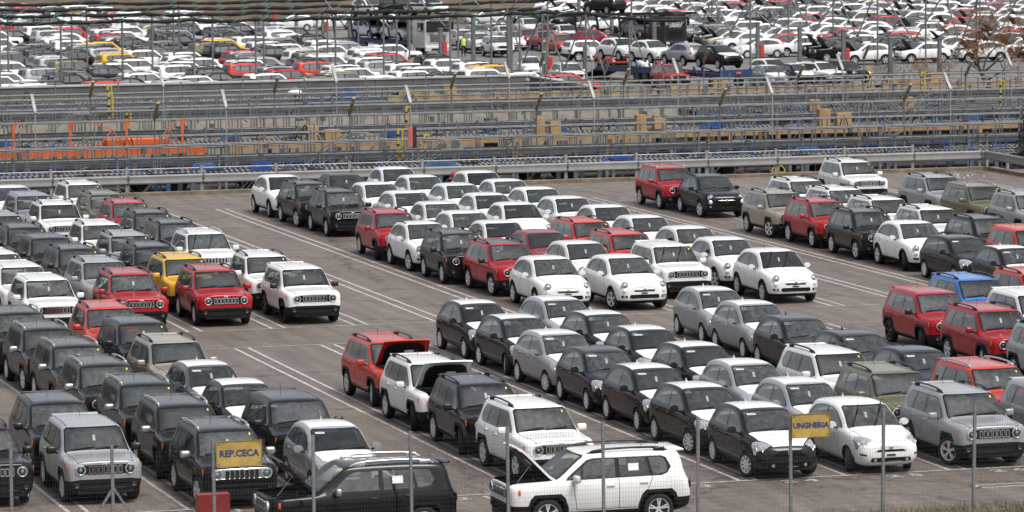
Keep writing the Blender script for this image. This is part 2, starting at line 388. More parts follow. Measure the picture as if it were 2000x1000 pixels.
# ------------------------------------------------------------------ wheels
def wheel_meshes(key, r, w, spokes, kind):
    t = MB(); rr = r * .70
    t.lathe([(rr, -w * .5 + .01), (r * .86, -w * .5), (r * .97, -w * .42), (r, -w * .25), (r, w * .25), (r * .97, w * .42), (r * .86, w * .5), (rr, w * .5 - .01), (rr * .97, 0)], 28, 'Y', close=True)
    tyre = t.mesh('tyre', M_RUBBER, 50)
    def rim(m, nm):
        q = MB(); ro = w * .44
        q.lathe([(rr * .99, w * .1), (rr * 1.0, ro), (rr * .93, ro - .005), (rr * .9, w * .12), (rr * .9, w * .05)], 28, 'Y', cap=False)
        q.lathe([(.0, w * .36), (rr * .2, w * .35), (rr * .24, w * .28), (rr * .24, w * .1)], 12, 'Y', cap=False)
        for i in range(spokes):
            a = 2 * math.pi * (i + .25) / spokes
            for off in ((-.11, .11) if kind == 'split' else (0,)):
                p0 = Vector((math.cos(a) * rr * .18, w * .33, math.sin(a) * rr * .18)); b = a + off * 1.4
                p1 = Vector((math.cos(b) * rr * .93, w * .37, math.sin(b) * rr * .93))
                q.bar(p0, p1, .032 if kind == 'split' else .05, .03, up=(0, 1, 0))
        q.lathe([(rr * .9, -.02), (rr * .5, -.03), (0.0, -.03)], 16, 'Y', mi=1, cap=False)   # brake disc in the dark
        return q.mesh(nm, [m, M_GALVD], 45)
    return tyre, rim(M_RIM, 'rim'), rim(M_BLACKGLOSS, 'rim')

def mirror_mesh(fiat):
    """door mirror for the +y side, origin at the door"""
    b = MB()
    if fiat:
        b.lathe([(0.0, -.075), (.05, -.07), (.085, -.03), (.09, .0), (.085, .03), (.0, .035)], 12, 'X')
        b.v = [(x, y * 1.35 + .14, z * .95 + .06) for x, y, z in b.v]
    else: b.bbox((.0, .14, .05), (.13, .23, .17), .045)
    shell = b.mesh('mirror', M_PAINT, 60)
    a = MB(); a.bar((.02, -.06, -.03), (.01, .09, .0), .05, .04); a.box((-.058 if not fiat else -.045, .14, .05), (.02, .18, .12))
    return shell, a.mesh('mirror_arm', M_BLACKGLOSS)

def seat_mesh(x0, zf, ztop, hw):
    """front seats, rear bench, dashboard, steering wheel"""
    b = MB()
    for y in (-.37, .37):
        b.bbox((x0 + .12, y, zf + .12), (.5, .48, .2), .06); R1 = Matrix.Rotation(R(-18), 3, 'Y')
        b.bbox((x0 - .2, y, zf + .46), (.16, .46, .62), .06, R1); b.bbox((x0 - .31, y, ztop - .33), (.1, .24, .17), .04, R1)
    b.bbox((x0 - .85, 0, zf + .12), (.5, 1.25, .2), .06); b.bbox((x0 - 1.12, 0, zf + .42), (.16, 1.25, .55), .06, Matrix.Rotation(R(-16), 3, 'Y'))
    for y in (-.36, .36): b.bbox((x0 - 1.2, y, ztop - .4), (.09, .22, .14), .04)
    seats = b.mesh('seats', M_CLOTH, 45)
    d = MB(); d.bbox((x0 + .72, 0, zf + .42), (.5, 1.36, .26), .08)
    d.box((x0 - .4, 0, zf - .06), (2.9, 1.4, .04))
    pts = [(x0 + .42 + .07 * math.sin(t), .37 + .17 * math.cos(t), zf + .5 + .16 * math.sin(t)) for t in [2 * math.pi * i / 14 for i in range(15)]]
    d.tube(pts, .015, 5); d.bar((x0 + .42, .2, zf + .5), (x0 + .42, .54, zf + .5), .04, .03)
    d.bbox((x0 + .30, 0, ztop - .16), (.02, .2, .06), .01)
    return seats, d.mesh('dashboard', M_BLACK, 45)

def wiper_mesh(x, y, z, dx, dz, length, lifted):
    b = MB()
    if lifted:
        a = Vector((x, y, z)); e = a + Vector((.16, length * .22, length * .93)); b.bar(a, e, .018, .014); m = (a + e) / 2
        b.bar(m + Vector((.02, -length * .12, -length * .42)), m + Vector((.02, length * .12, length * .46)) + Vector((0, 0, .1)), .02, .02)
    else:
        a = Vector((x, y, z)); e = a + Vector((-.035, length, .045)); b.bar(a, e, .022, .018); b.bar(a + Vector((-.01, .02, .02)), e + Vector((-.01, .06, .02)), .012, .03)
    return b.mesh('wiper', M_BLACK)

def hood_extras():
    b = MB(); po = [(1.12, -.56), (1.66, -.56), (1.86, -.50), (1.96, -.36), (1.99, 0), (1.96, .36), (1.86, .50), (1.66, .56), (1.12, .56), (1.10, 0)]; b.prism(po, .015, Matrix.Translation((0, 0, 1.040)) @ Matrix.Translation((1.5, 0, 0)) @ Matrix.Rotation(R(3.5), 4, 'Y') @ Matrix.Translation((-1.5, 0, -.035))); b.bbox((1.62, .12, .996), (.16, .26, .01), .002, None, 1); liner = b.mesh('hood_liner', [M_BLACK, M_PAPER], 40)
    e = MB(); e.box((1.55, 0, .62), (1.0, 1.3, .06))
    e.bbox((1.50, .05, .86), (.42, .62, .14), .04); e.bbox((1.42, .52, .84), (.26, .22, .2), .02); e.bbox((1.6, -.5, .82), (.35, .22, .16), .04); e.bbox((1.9, 0, .86), (.12, 1.2, .12), .03)
    e.tube([(1.2, .3, .95), (1.4, .1, .98), (1.7, -.2, .94), (1.85, -.4, .9)], .035, 6); e.tube([(1.15, -.6, .96), (1.3, -.2, 1.0), (1.35, .3, .98)], .02, 6)
    e.bar((1.12, -.68, 1.0), (1.12, .68, 1.0), .1, .06); e.bar((2.02, -.6, .95), (2.02, .6, .95), .06, .04)
    eng = e.mesh('engine', M_ENGINE, 40)
    p = MB(); p.tube([(1.95, .55, .97), (1.45, .58, 1.62)], .007, 5); return liner, eng, p.mesh('hood_prop', M_GALV)
HOOD_LINER, ENGINE, HOOD_PROP = hood_extras()
class Model: pass
def build_parts(kind):
    """returns list of entries: (name, mesh, colour key, parent index or None, location, rotation, far)"""
    E = []
    def add(name, mesh, key=None, parent=None, loc=(0, 0, 0), rot=(0, 0, 0), far=True, opt=None):
        E.append((name, mesh, key, parent, loc, rot, far, opt)); return len(E) - 1
    if kind == 'suv':      # boxy small SUV
        G = [(.98, .885), (.70, .885)]
        st = [
         (2.135, .36, .60, .63, .62, .60, .82, .56, .91, .48, .962, .38, .975, .982),
         (2.118, .29, .75, .79, .62, .77, .86, .72, .945, .62, .995, .50, 1.01, 1.02),
         (2.02, .235, .83, .873, .62, .860, .90, .815, .985, .70, 1.025, .58, 1.04, 1.052),
         (1.80, .22, .845, .897, .64, .888, .93, .838, 1.008, .715, 1.04, .60, 1.055, 1.068),
         (1.285, .22, .85, .902, .65, .895, .955, .84, 1.03, .72, 1.062, .61, 1.078, 1.09),
         (1.10, .22, .85, .902, .65, .896, .965, .838, 1.045, .735, 1.078, .63, 1.092, 1.105),
         (.98, .22, .85, .902, .65, .896, .97, .832, 1.06, .752, 1.14, .672, 1.172, 1.187),
         (.72, .22, .85, .902, .65, .896, .97, .828, 1.06, .727, 1.35, .655, 1.385, 1.40),
         (.50, .22, .85, .902, .65, .896, .97, .828, 1.065, .71, 1.505, .642, 1.555, 1.572),
         (.38, .22, .85, .902, .65, .896, .97, .828, 1.07, .702, 1.555, .63, 1.615, 1.635),
         (.20, .22, .85, .902, .65, .896, .97, .828, 1.07, .70, 1.57, .625, 1.635, 1.652),
         (-.40, .22, .85, .902, .65, .896, .975, .828, 1.075, .695, 1.575, .62, 1.645, 1.664),
         (-1.00, .22, .85, .902, .65, .896, .985, .828, 1.09, .69, 1.57, .615, 1.642, 1.66),
         (-1.45, .23, .85, .90, .65, .895, .995, .825, 1.11, .68, 1.555, .605, 1.628, 1.647),
         (-1.72, .25, .84, .89, .66, .884, 1.00, .81, 1.12, .67, 1.535, .59, 1.61, 1.628),
         (-1.86, .28, .82, .872, .66, .865, .99, .785, 1.11, .655, 1.48, .565, 1.57, 1.59),
         (-1.91, .30, .80, .855, .66, .845, .96, .75, 1.07, .66, 1.25, .54, 1.33, 1.345),
         (-1.98, .31, .77, .83, .66, .815, .91, .72, 1.01, .65, 1.06, .51, 1.08, 1.09),
         (-2.06, .34, .70, .765, .65, .735, .84, .66, .92, .58, .96, .46, .97, .98),
         (-2.085, .38, .58, .64, .64, .61, .80, .55, .88, .48, .91, .38, .92, .93)]
        S = Shell(st); wx, wr, r = 1.285, .44, .348
        for x in (wx, -wx):
            S.carve('wheel_arch_trim', [(x - .50, .20), (x + .50, .20), (x + .475, .50), (x + .40, .705), (x + .30, .80), (x - .30, .80), (x - .40, .705), (x - .475, .50)], 'side', SIDE, mirror=True)
        S.carve('sill_trim', [(-.80, .2), (.80, .2), (.80, .385), (-.80, .385)], 'side', lambda c, n, s: c.y * s > .3, mirror=True)
        for x in (wx, -wx):
            S.carve('hole', [(x - .425, .15), (x + .425, .15), (x + .415, .45), (x + .345, .625), (x + .24, .72), (x - .24, .72), (x - .345, .625), (x - .415, .45)], 'side', lambda c, n, s: c.y * s > .3, over=(0, 'wheel_arch_trim', 'sill_trim'), mirror=True, delete=True)
        S.carve('front_bumper', [(-1, .2), (1, .2), (1, .54), (.60, .605), (-.60, .605), (-1, .54)], 'front', lambda c, n, s: c.x > 1.66, over=(0, 'wheel_arch_trim'))
        S.carve('lower_intake', [(-.56, .40), (.56, .40), (.60, .53), (-.60, .53)], 'front', FRONT, over=('front_bumper',))
        S.carve('rear_bumper', [(-1, .2), (1, .2), (1, .60), (-1, .60)], 'front', lambda c, n, s: c.x < -1.66, over=(0, 'wheel_arch_trim'))
        S.carve('grille_panel', [(-.60, .715), (-.66, .74), (-.70, .80), (-.70, .855), (-.66, .91), (-.60, .935), (.60, .935), (.66, .91), (.70, .855), (.70, .80), (.66, .74), (.60, .715)], 'front', FRONT)
        # bonnet with its shut line
        top = lambda c, n, s: n.z > .35 and c.x > .98
        S.carve('shut_line', [(2.108, -.64), (2.108, .64), (1.05, .73), (1.05, -.73)], 'top', top)
        S.carve('hood', [(2.092, -.628), (2.092, .628), (1.06, .715), (1.06, -.715)], 'top', top, over=('shut_line',))
        S.carve('windshield_frame', [(-.755, 1.095), (.755, 1.095), (.752, 1.13), (.665, 1.55), (.60, 1.595), (-.60, 1.595), (-.665, 1.55), (-.752, 1.13)], 'front', lambda c, n, s: .36 < c.x < 1.12 and n.x > .1)
        S.carve('windshield', [(-.722, 1.125), (.722, 1.125), (.638, 1.54), (.58, 1.57), (-.58, 1.57), (-.638, 1.54)], 'front', lambda c, n, s: .36 < c.x < 1.12 and n.x > .1, over=('windshield_frame',))
        up = lambda c, n, s: c.y * s > .3 and n.y * s > .2
        S.carve('window_frame', [(.86, 1.075), (.80, 1.15), (.34, 1.495), (.2, 1.525), (-1.40, 1.515), (-1.50, 1.47), (-1.60, 1.27), (-1.50, 1.14), (-1.36, 1.095)], 'side', up, mirror=True)
        for nm, pl in (('front_door_window', [(.77, 1.10), (.325, 1.46), (.2, 1.495), (-.30, 1.50), (-.30, 1.10)]), ('rear_door_window', [(-.40, 1.10), (-.40, 1.50), (-1.02, 1.495), (-1.10, 1.115)]), ('quarter_window', [(-1.17, 1.12), (-1.09, 1.49), (-1.38, 1.485), (-1.46, 1.45), (-1.555, 1.27), (-1.46, 1.15)])):
            for s_ in (1, -1): S.carve(nm + ('_l' if s_ > 0 else '_r'), pl, 'side', (lambda c, n, s, s_=s_: c.y * s_ > .3), over=('window_frame',))
        S.carve('rear_window', [(-.60, 1.13), (.60, 1.13), (.54, 1.48), (-.54, 1.48)], 'front', REAR)
        for a, b in (((.62, .42), (.70, 1.05)), ((-.36, .40), (-.36, 1.075)), ((-1.02, .80), (-1.16, 1.09)), ((.62, .42), (-.78, .42))):
            S.carve('door_gap', strip(a, b, .013), 'side', SIDE, mirror=True)
        S.carve('roof_panel', [(.30, -.575), (.30, .575), (-1.60, .54), (-1.60, -.54)], 'top', lambda c, n, s: n.z > .4 and c.z > 1.4)
        S.carve('roof_seam', strip((.33, .585), (-1.6, .55), .02), 'top', lambda c, n, s: n.z > .4 and c.z > 1.4, mirror=True)
        mats = {'body': M_PAINT, 'hood': M_PAINT, 'roof_panel': M_PAINT, 'windshield': M_GLASS, 'rear_window': M_TINT, 'windshield_frame': M_BLACKGLOSS, 'window_frame': M_BLACKGLOSS, 'shut_line': M_GAP, 'door_gap': M_GAP, 'roof_seam': M_GAP, 'wheel_arch_trim': M_BLACK, 'sill_trim': M_BLACK, 'front_bumper': M_BLACK, 'rear_bumper': M_BLACK, 'grille_panel': M_PAINT, 'lower_intake': M_GAP}
        for k in ('front_door_window', 'rear_door_window', 'quarter_window'):
            for t in ('_l', '_r'): mats[k + t] = M_TINT if k.startswith('quarter') else M_GLASS
        surf = S.surf
        zg, xg = .825, None
        PM = S.finish(mats, {'windshield': .004, 'front_door_window_l': .006, 'front_door_window_r': .006, 'rear_door_window_l': .006, 'rear_door_window_r': .006, 'lower_intake': .03, 'shut_line': .012, 'door_gap': .006, 'roof_seam': .006})
        yw_, wheel_r, wheel_w, track = .79, r, .22, .775
        mirror_at, ztop, seat_x, zf = (.66, .86, 1.07), 1.60, -.05, .52
        wip = [(1.06, -.05, 1.125, 0, 0, .5), (1.04, -.62, 1.125, 0, 0, .5)]
        handles = [(-.16, .93), (-.94, .96)]; far_skip = ()
    elif kind == 'crossover':   # rounded crossover
        st = [
         (2.14, .40, .50, .54, .58, .46, .70, .40, .76, .33, .79, .26, .805, .81),
         (2.10, .30, .68, .73, .57, .67, .72, .60, .80, .50, .85, .40, .87, .88),
         (1.98, .235, .78, .835, .58, .785, .78, .71, .87, .61, .925, .50, .945, .955),
         (1.75, .22, .83, .883, .60, .848, .86, .775, .94, .67, .985, .55, 1.0, 1.01),
         (1.285, .22, .84, .896, .62, .872, .93, .80, 1.0, .70, 1.04, .58, 1.055, 1.065),
         (1.08, .22, .84, .897, .63, .877, .95, .805, 1.02, .715, 1.06, .60, 1.08, 1.09),
         (.92, .22, .84, .897, .63, .878, .955, .81, 1.03, .735, 1.13, .65, 1.18, 1.195),
         (.62, .22, .84, .897, .63, .878, .96, .805, 1.035, .71, 1.325, .64, 1.37, 1.385),
         (.36, .22, .84, .897, .63, .878, .965, .80, 1.04, .69, 1.455, .62, 1.51, 1.525),
         (.18, .22, .84, .897, .63, .878, .965, .80, 1.045, .68, 1.50, .605, 1.565, 1.585),
         (-.30, .22, .84, .897, .63, .878, .97, .80, 1.055, .675, 1.52, .595, 1.59, 1.612),
         (-.80, .22, .84, .897, .63, .882, .98, .80, 1.07, .665, 1.505, .585, 1.58, 1.602),
         (-1.25, .22, .84, .897, .64, .887, .99, .80, 1.09, .65, 1.465, .565, 1.548, 1.57),
         (-1.55, .24, .83, .887, .65, .872, .985, .78, 1.09, .635, 1.405, .545, 1.495, 1.517),
         (-1.78, .27, .80, .855, .65, .84, .955, .75, 1.06, .625, 1.28, .52, 1.37, 1.39),
         (-1.95, .31, .75, .805, .65, .775, .89, .68, .98, .58, 1.07, .47, 1.12, 1.13),
         (-2.06, .35, .66, .72, .64, .68, .80, .58, .87, .48, .91, .38, .93, .94),
         (-2.10, .40, .50, .56, .62, .52, .74, .45, .80, .38, .83, .30, .84, .85)]
        S = Shell(st); wx, r = 1.285, .338
        for x in (wx, -wx): S.carve('wheel_arch_trim', circ(x, .335, .455, 16), 'side', SIDE, mirror=True)
        S.carve('sill_trim', [(-.85, .2), (.85, .2), (.85, .37), (-.85, .37)], 'side', lambda c, n, s: c.y * s > .3, mirror=True)
        for x in (wx, -wx): S.carve('hole', circ(x, .335, .395, 16), 'side', lambda c, n, s: c.y * s > .3, over=(0, 'wheel_arch_trim', 'sill_trim'), mirror=True, delete=True)
        S.carve('chin_trim', [(-1, .2), (1, .2), (1, .345), (-1, .345)], 'front', lambda c, n, s: c.x > 1.66, over=(0, 'wheel_arch_trim'))
        S.carve('rear_bumper', [(-1, .2), (1, .2), (1, .50), (-1, .50)], 'front', lambda c, n, s: c.x < -1.66, over=(0, 'wheel_arch_trim'))
        S.carve('lower_intake', [(-.44, .405), (.44, .405), (.50, .43), (.50, .50), (.46, .535), (-.46, .535), (-.50, .50), (-.50, .43)], 'front', FRONT)
        S.carve('upper_intake', [(-.33, .625), (.33, .625), (.36, .668), (-.36, .668)], 'front', FRONT)
        for s_ in (1, -1):
            S.carve('fog_lamp_bezel', [(s_ * .57, .425), (s_ * .74, .44), (s_ * .77, .50), (s_ * .72, .52), (s_ * .58, .515)], 'front', FRONT)
        top = lambda c, n, s: n.z > .25 and c.x > .95
        S.carve('shut_line', [(2.015, -.40), (2.015, .40), (1.80, .66), (1.06, .72), (1.06, -.72), (1.80, -.66)], 'top', top)
        S.carve('hood', [(2.003, -.394), (2.003, .394), (1.795, .648), (1.07, .706), (1.07, -.706), (1.795, -.648)], 'top', top, over=('shut_line',))
        wf = lambda c, n, s: .2 < c.x < 1.10 and n.x > .1
        S.carve('windshield_frame', [(-.735, 1.08), (.735, 1.08), (.73, 1.11), (.62, 1.515), (.53, 1.55), (-.53, 1.55), (-.62, 1.515), (-.73, 1.11)], 'front', wf)
        S.carve('windshield', [(-.705, 1.11), (.705, 1.11), (.60, 1.495), (.51, 1.53), (-.51, 1.53), (-.60, 1.495)], 'front', wf, over=('windshield_frame',))
        up = lambda c, n, s: c.y * s > .25 and n.y * s > .2
        S.carve('window_frame', [(.72, 1.045), (.66, 1.13), (.24, 1.405), (-.10, 1.475), (-.50, 1.485), (-.95, 1.45), (-1.28, 1.375), (-1.54, 1.18), (-1.48, 1.105)], 'side', up, mirror=True)
        for nm, pl in (('front_door_window', [(.66, 1.07), (.22, 1.38), (-.10, 1.45), (-.32, 1.458), (-.32, 1.065)]), ('rear_door_window', [(-.41, 1.07), (-.41, 1.46), (-.55, 1.458), (-.95, 1.425), (-1.25, 1.355), (-1.48, 1.175), (-1.43, 1.12)])):
            for s_ in (1, -1): S.carve(nm + ('_l' if s_ > 0 else '_r'), pl, 'side', (lambda c, n, s, s_=s_: c.y * s_ > .25), over=('window_frame',))
        S.carve('rear_window', [(-.60, 1.14), (.60, 1.14), (.52, 1.46), (-.52, 1.46)], 'front', REAR)
        for a, b in (((.62, .40), (.66, 1.0)), ((-.37, .38), (-.37, 1.05)), ((-1.02, .82), (-1.22, 1.08)), ((.60, .40), (-.80, .40))):
            S.carve('door_gap', strip(a, b, .012), 'side', SIDE, mirror=True)
        mats = {'body': M_PAINT, 'hood': M_PAINT, 'windshield': M_GLASS, 'rear_window': M_TINT, 'windshield_frame': M_BLACKGLOSS, 'window_frame': M_BLACKGLOSS, 'shut_line': M_GAP, 'door_gap': M_GAP, 'wheel_arch_trim': M_BLACK, 'sill_trim': M_BLACK, 'chin_trim': M_BLACK, 'rear_bumper': M_BLACK, 'lower_intake': M_GAP, 'upper_intake': M_GAP, 'fog_lamp_bezel': M_BLACK}
        for k in ('front_door_window', 'rear_door_window'):
            for t in ('_l', '_r'): mats[k + t] = M_GLASS
        surf = S.surf; PM = S.finish(mats, {'windshield': .004, 'front_door_window_l': .006, 'front_door_window_r': .006, 'rear_door_window_l': .006, 'rear_door_window_r': .006, 'lower_intake': .03, 'upper_intake': .02, 'fog_lamp_bezel': .01, 'shut_line': .01, 'door_gap': .004})
        wheel_r, wheel_w, track = r, .22, .78
        mirror_at, ztop, seat_x, zf = (.50, .83, 1.04), 1.53, -.12, .48
        wip = [(1.04, -.05, 1.10, 0, 0, .5), (1.02, -.60, 1.10, 0, 0, .5)]; handles = [(-.22, .94), (-.98, .97)]
    else:                      # small hatchback
        st = [
         (2.10, .36, .46, .50, .50, .42, .62, .36, .66, .30, .69, .24, .70, .705),
         (2.055, .26, .62, .67, .50, .60, .66, .52, .72, .44, .755, .36, .77, .78),
         (1.92, .20, .70, .755, .52, .70, .72, .62, .80, .53, .84, .44, .86, .87),
         (1.68, .18, .76, .815, .55, .77, .82, .70, .885, .61, .92, .51, .94, .95),
         (1.255, .18, .78, .835, .58, .805, .89, .735, .955, .645, .985, .54, 1.0, 1.01),
         (1.08, .18, .78, .838, .58, .81, .90, .745, .97, .67, 1.005, .565, 1.022, 1.032),
         (.92, .18, .78, .84, .59, .815, .91, .755, .98, .685, 1.06, .60, 1.10, 1.115),
         (.60, .18, .78, .842, .59, .82, .92, .755, .99, .665, 1.245, .595, 1.285, 1.30),
         (.32, .18, .78, .843, .59, .822, .925, .755, .995, .645, 1.375, .575, 1.42, 1.435),
         (.14, .18, .78, .843, .59, .822, .93, .755, 1.0, .635, 1.42, .56, 1.475, 1.49),
         (-.30, .18, .78, .843, .59, .822, .935, .755, 1.005, .63, 1.44, .555, 1.505, 1.522),
         (-.80, .18, .78, .843, .60, .824, .945, .755, 1.015, .625, 1.43, .55, 1.495, 1.513),
         (-1.25, .18, .78, .843, .61, .825, .955, .75, 1.035, .615, 1.395, .535, 1.465, 1.485),
         (-1.55, .20, .77, .833, .62, .815, .955, .735, 1.04, .60, 1.345, .52, 1.42, 1.44),
         (-1.72, .23, .74, .805, .62, .785, .935, .71, 1.02, .60, 1.23, .50, 1.30, 1.315),
         (-1.84, .27, .70, .762, .61, .735, .88, .66, .96, .56, 1.04, .46, 1.08, 1.09),
         (-1.92, .31, .62, .68, .60, .64, .79, .55, .85, .46, .88, .37, .895, .90),
         (-1.955, .36, .48, .53, .58, .49, .72, .42, .77, .36, .80, .28, .81, .815)]
        S = Shell(st); wx, r = 1.255, .305
        for x in (wx, -wx): S.carve('hole', circ(x, .30, .355, 16), 'side', lambda c, n, s: c.y * s > .3, mirror=True, delete=True)
        S.carve('lower_intake', [(-.46, .31), (.46, .31), (.52, .34), (.48, .42), (-.48, .42), (-.52, .34)], 'front', FRONT)
        S.carve('upper_intake', [(-.36, .555), (.36, .555), (.38, .58), (.30, .61), (-.30, .61), (-.38, .58)], 'front', FRONT)
        for s_ in (1, -1): S.carve('fog_lamp_bezel', [(s_ * .60, .455), (s_ * .73, .475), (s_ * .72, .515), (s_ * .60, .505)], 'front', FRONT)
        for s_ in (1, -1):
            S.carve('headlight_l' if s_ > 0 else 'headlight_r', [(1.965, s_ * .43), (1.99, s_ * .52), (1.94, s_ * .66), (1.80, s_ * .775), (1.58, s_ * .775), (1.56, s_ * .735), (1.70, s_ * .62), (1.86, s_ * .50)], 'top', lambda c, n, s: c.x > 1.4 and c.z > .60 and n.z > .05)
        top = lambda c, n, s: n.z > .25 and c.x > .95
        S.carve('shut_line', [(2.015, -.38), (2.015, .38), (1.66, .62), (1.05, .68), (1.05, -.68), (1.66, -.62)], 'top', top)
        S.carve('hood', [(2.004, -.374), (2.004, .374), (1.655, .608), (1.06, .667), (1.06, -.667), (1.655, -.608)], 'top', top, over=('shut_line',))
        wf = lambda c, n, s: .12 < c.x < 1.10 and n.x > .1
        S.carve('windshield_frame', [(-.685, 1.015), (.685, 1.015), (.68, 1.04), (.575, 1.42), (.50, 1.455), (-.50, 1.455), (-.575, 1.42), (-.68, 1.04)], 'front', wf)
        S.carve('windshield', [(-.66, 1.04), (.66, 1.04), (.555, 1.405), (.48, 1.435), (-.48, 1.435), (-.555, 1.405)], 'front', wf, over=('windshield_frame',))
        up = lambda c, n, s: c.y * s > .25 and n.y * s > .2
        S.carve('window_frame', [(.82, .985), (.76, 1.05), (.27, 1.315), (-.10, 1.395), (-.50, 1.405), (-.95, 1.375), (-1.28, 1.31), (-1.52, 1.14), (-1.48, 1.05)], 'side', up, mirror=True)
        for nm, pl in (('front_door_window', [(.74, 1.01), (.26, 1.29), (-.10, 1.37), (-.34, 1.38), (-.34, 1.005)]), ('rear_door_window', [(-.43, 1.01), (-.43, 1.38), (-.55, 1.378), (-.95, 1.35), (-1.25, 1.29), (-1.47, 1.135), (-1.43, 1.07)])):
            for s_ in (1, -1): S.carve(nm + ('_l' if s_ > 0 else '_r'), pl, 'side', (lambda c, n, s, s_=s_: c.y * s_ > .25), over=('window_frame',))
        S.carve('rear_window', [(-.58, 1.09), (.58, 1.09), (.50, 1.38), (-.50, 1.38)], 'front', REAR)
        # film over the roof
        S.carve('roof_film', [(.10, -.545), (.10, .545), (-1.45, .50), (-1.45, -.50)], 'top', lambda c, n, s: n.z > .4 and c.z > 1.25)
        for a, b in (((.66, .32), (.74, .93)), ((-.39, .30), (-.39, .96)), ((-.98, .74), (-1.18, 1.0)), ((.64, .30), (-.82, .30))):
            S.carve('door_gap', strip(a, b, .012), 'side', SIDE, mirror=True)
        S.carve('sill_trim', strip((.86, .245), (-.86, .245), .03), 'side', lambda c, n, s: c.y * s > .3, mirror=True)
        mats = {'body': M_PAINT, 'hood': M_PAINT, 'roof_film': M_PAINT, 'windshield': M_GLASS, 'rear_window': M_TINT, 'windshield_frame': M_BLACKGLOSS, 'window_frame': M_BLACKGLOSS, 'shut_line': M_GAP, 'door_gap': M_GAP, 'sill_trim': M_CHROME, 'lower_intake': M_GAP, 'upper_intake': M_GAP, 'fog_lamp_bezel': M_BLACK, 'headlight_l': M_HEADLAMP, 'headlight_r': M_HEADLAMP}
        for k in ('front_door_window', 'rear_door_window'):
            for t in ('_l', '_r'): mats[k + t] = M_GLASS
        surf = S.surf; PM = S.finish(mats, {'windshield': .004, 'front_door_window_l': .006, 'front_door_window_r': .006, 'rear_door_window_l': .006, 'rear_door_window_r': .006, 'lower_intake': .03, 'upper_intake': .02, 'fog_lamp_bezel': .01, 'shut_line': .01, 'door_gap': .004, 'roof_film': -.002})
        wheel_r, wheel_w, track = r, .19, .735
        mirror_at, ztop, seat_x, zf = (.56, .79, .99), 1.43, -.05, .42
        wip = [(1.03, -.02, 1.03, 0, 0, .55), (1.02, -.58, 1.03, 0, 0, .5)]; handles = [(-.22, .86), (-.98, .89)]

    keyed = {'body': 'paint', 'hood': 'hood', 'roof_film': 'roof', 'roof_panel': 'roof', 'grille_panel': 'grille'}
    nofar = ('shut_line', 'door_gap', 'roof_seam', 'lower_intake', 'upper_intake', 'fog_lamp_bezel')
    ib = None
    order = ['body'] + [k for k in PM if k != 'body']
    idx = {}
    for k in order:
        if k not in PM: continue
        nm = k.split('#')[0]; nm = nm[:-2] if nm.endswith(('_l', '_r')) else nm
        par = idx.get('windshield_frame') if k == 'windshield' and False else None
        idx[k] = add(nm, PM[k], keyed.get(k), par, far=nm not in nofar)
    E2 = E
    # cabin
    seats, dash = seat_mesh(seat_x, zf, ztop, .7); add('seats', seats, far=False); add('dashboard', dash, far=False)
    # inner wheel houses (dark liners) and floor
    for x in (wx, -wx):
        for s_ in (1, -1):
            b = MB(); rr = wheel_r + .10; pts = [(x + rr * math.cos(t), wheel_r + rr * math.sin(t)) for t in [R(5 + 170 * i / 10) for i in range(11)]]
            y0, y1 = s_ * (track - .22), s_ * (track + .06)
            b.add([(p[0], y0, p[1]) for p in pts] + [(p[0], y1, p[1]) for p in pts], [(i, i + 1, i + 12, i + 11) for i in range(10)]); b.add([(p[0], y0, p[1]) for p in pts], [tuple(range(11))])
            add('wheel_arch_liner', b.mesh('wheel_arch_liner', M_GAP), far=False)
    # wheels
    tyre, rim, rimb = wheel_meshes(kind, wheel_r, wheel_w, {'suv': 5, 'crossover': 5, 'hatch': 9}[kind], {'suv': 'split', 'crossover': 'split', 'hatch': 'one'}[kind])
    for x in (wx, -wx):
        for s_ in (1, -1):
            w = add('wheel', tyre, None, None, (x, s_ * track, wheel_r), (0, 0, 0 if s_ > 0 else math.pi))
            add('rim', rim, 'rim', w)
    # mirrors
    sh, arm = mirror_mesh(kind != 'suv')
    for s_ in (1, -1):
        fl = (0, 0, 0)
        if s_ > 0: shm, arm_m = sh, arm
        else:
            def flip(me):
                q = me.copy(); bm = bmesh.new(); bm.from_mesh(q)
                for v in bm.verts: v.co.y = -v.co.y
                bmesh.ops.reverse_faces(bm, faces=bm.faces); bm.to_mesh(q); bm.free(); return q
            shm, arm_m = flip(sh), flip(arm)
        m_ = add('mirror', shm, 'mirror', None, (mirror_at[0], s_ * mirror_at[1], mirror_at[2])); add('mirror_arm', arm_m, None, m_, far=False)
    # door handles
    for x, z in handles:
        for s_ in (1, -1):
            h, n_ = surf((x, s_ * 2, z), (0, -s_, 0))
            if h is None: continue
            hb = MB(); hb.bbox((0, 0, 0), (.19, .035, .035), .012); add('door_handle', hb.mesh('door_handle', M_PAINT, 50), 'handle', None, tuple(h + Vector((0, s_ * .012, 0))), far=False)
    # wipers
    for i, w in enumerate(wip):
        add('wiper', wiper_mesh(*w, False), None, None, far=False, opt='wiper_down'); add('wiper', wiper_mesh(*w, True), None, None, far=False, opt='wiper_up')
    # tags in the glass
    tg = MB(); tg.box((0, 0, 0), (.012, .06, .15)); wsx = {'suv': .60, 'crossover': .45, 'hatch': .42}[kind]; wsz = {'suv': 1.40, 'crossover': 1.36, 'hatch': 1.28}[kind]
    add('paper_tag', tg.mesh('paper_tag', M_PAPER), None, None, (wsx - .08, .03, wsz - .06), (0, R(-35), 0), far=False)
    dp = MB(); dp.box((0, 0, 0), (.16, .24, .004)); add('dash_paper', dp.mesh('dash_paper', M_PAPER), None, None, (seat_x + .80, -.25, zf + .56), (0, R(-12), .3), far=False, opt='dash_paper')
    def on_ws(y, z, out=.006):
        h, n_ = surf((3, y, z), (-1, 0, 0)); return h + n_ * out, n_
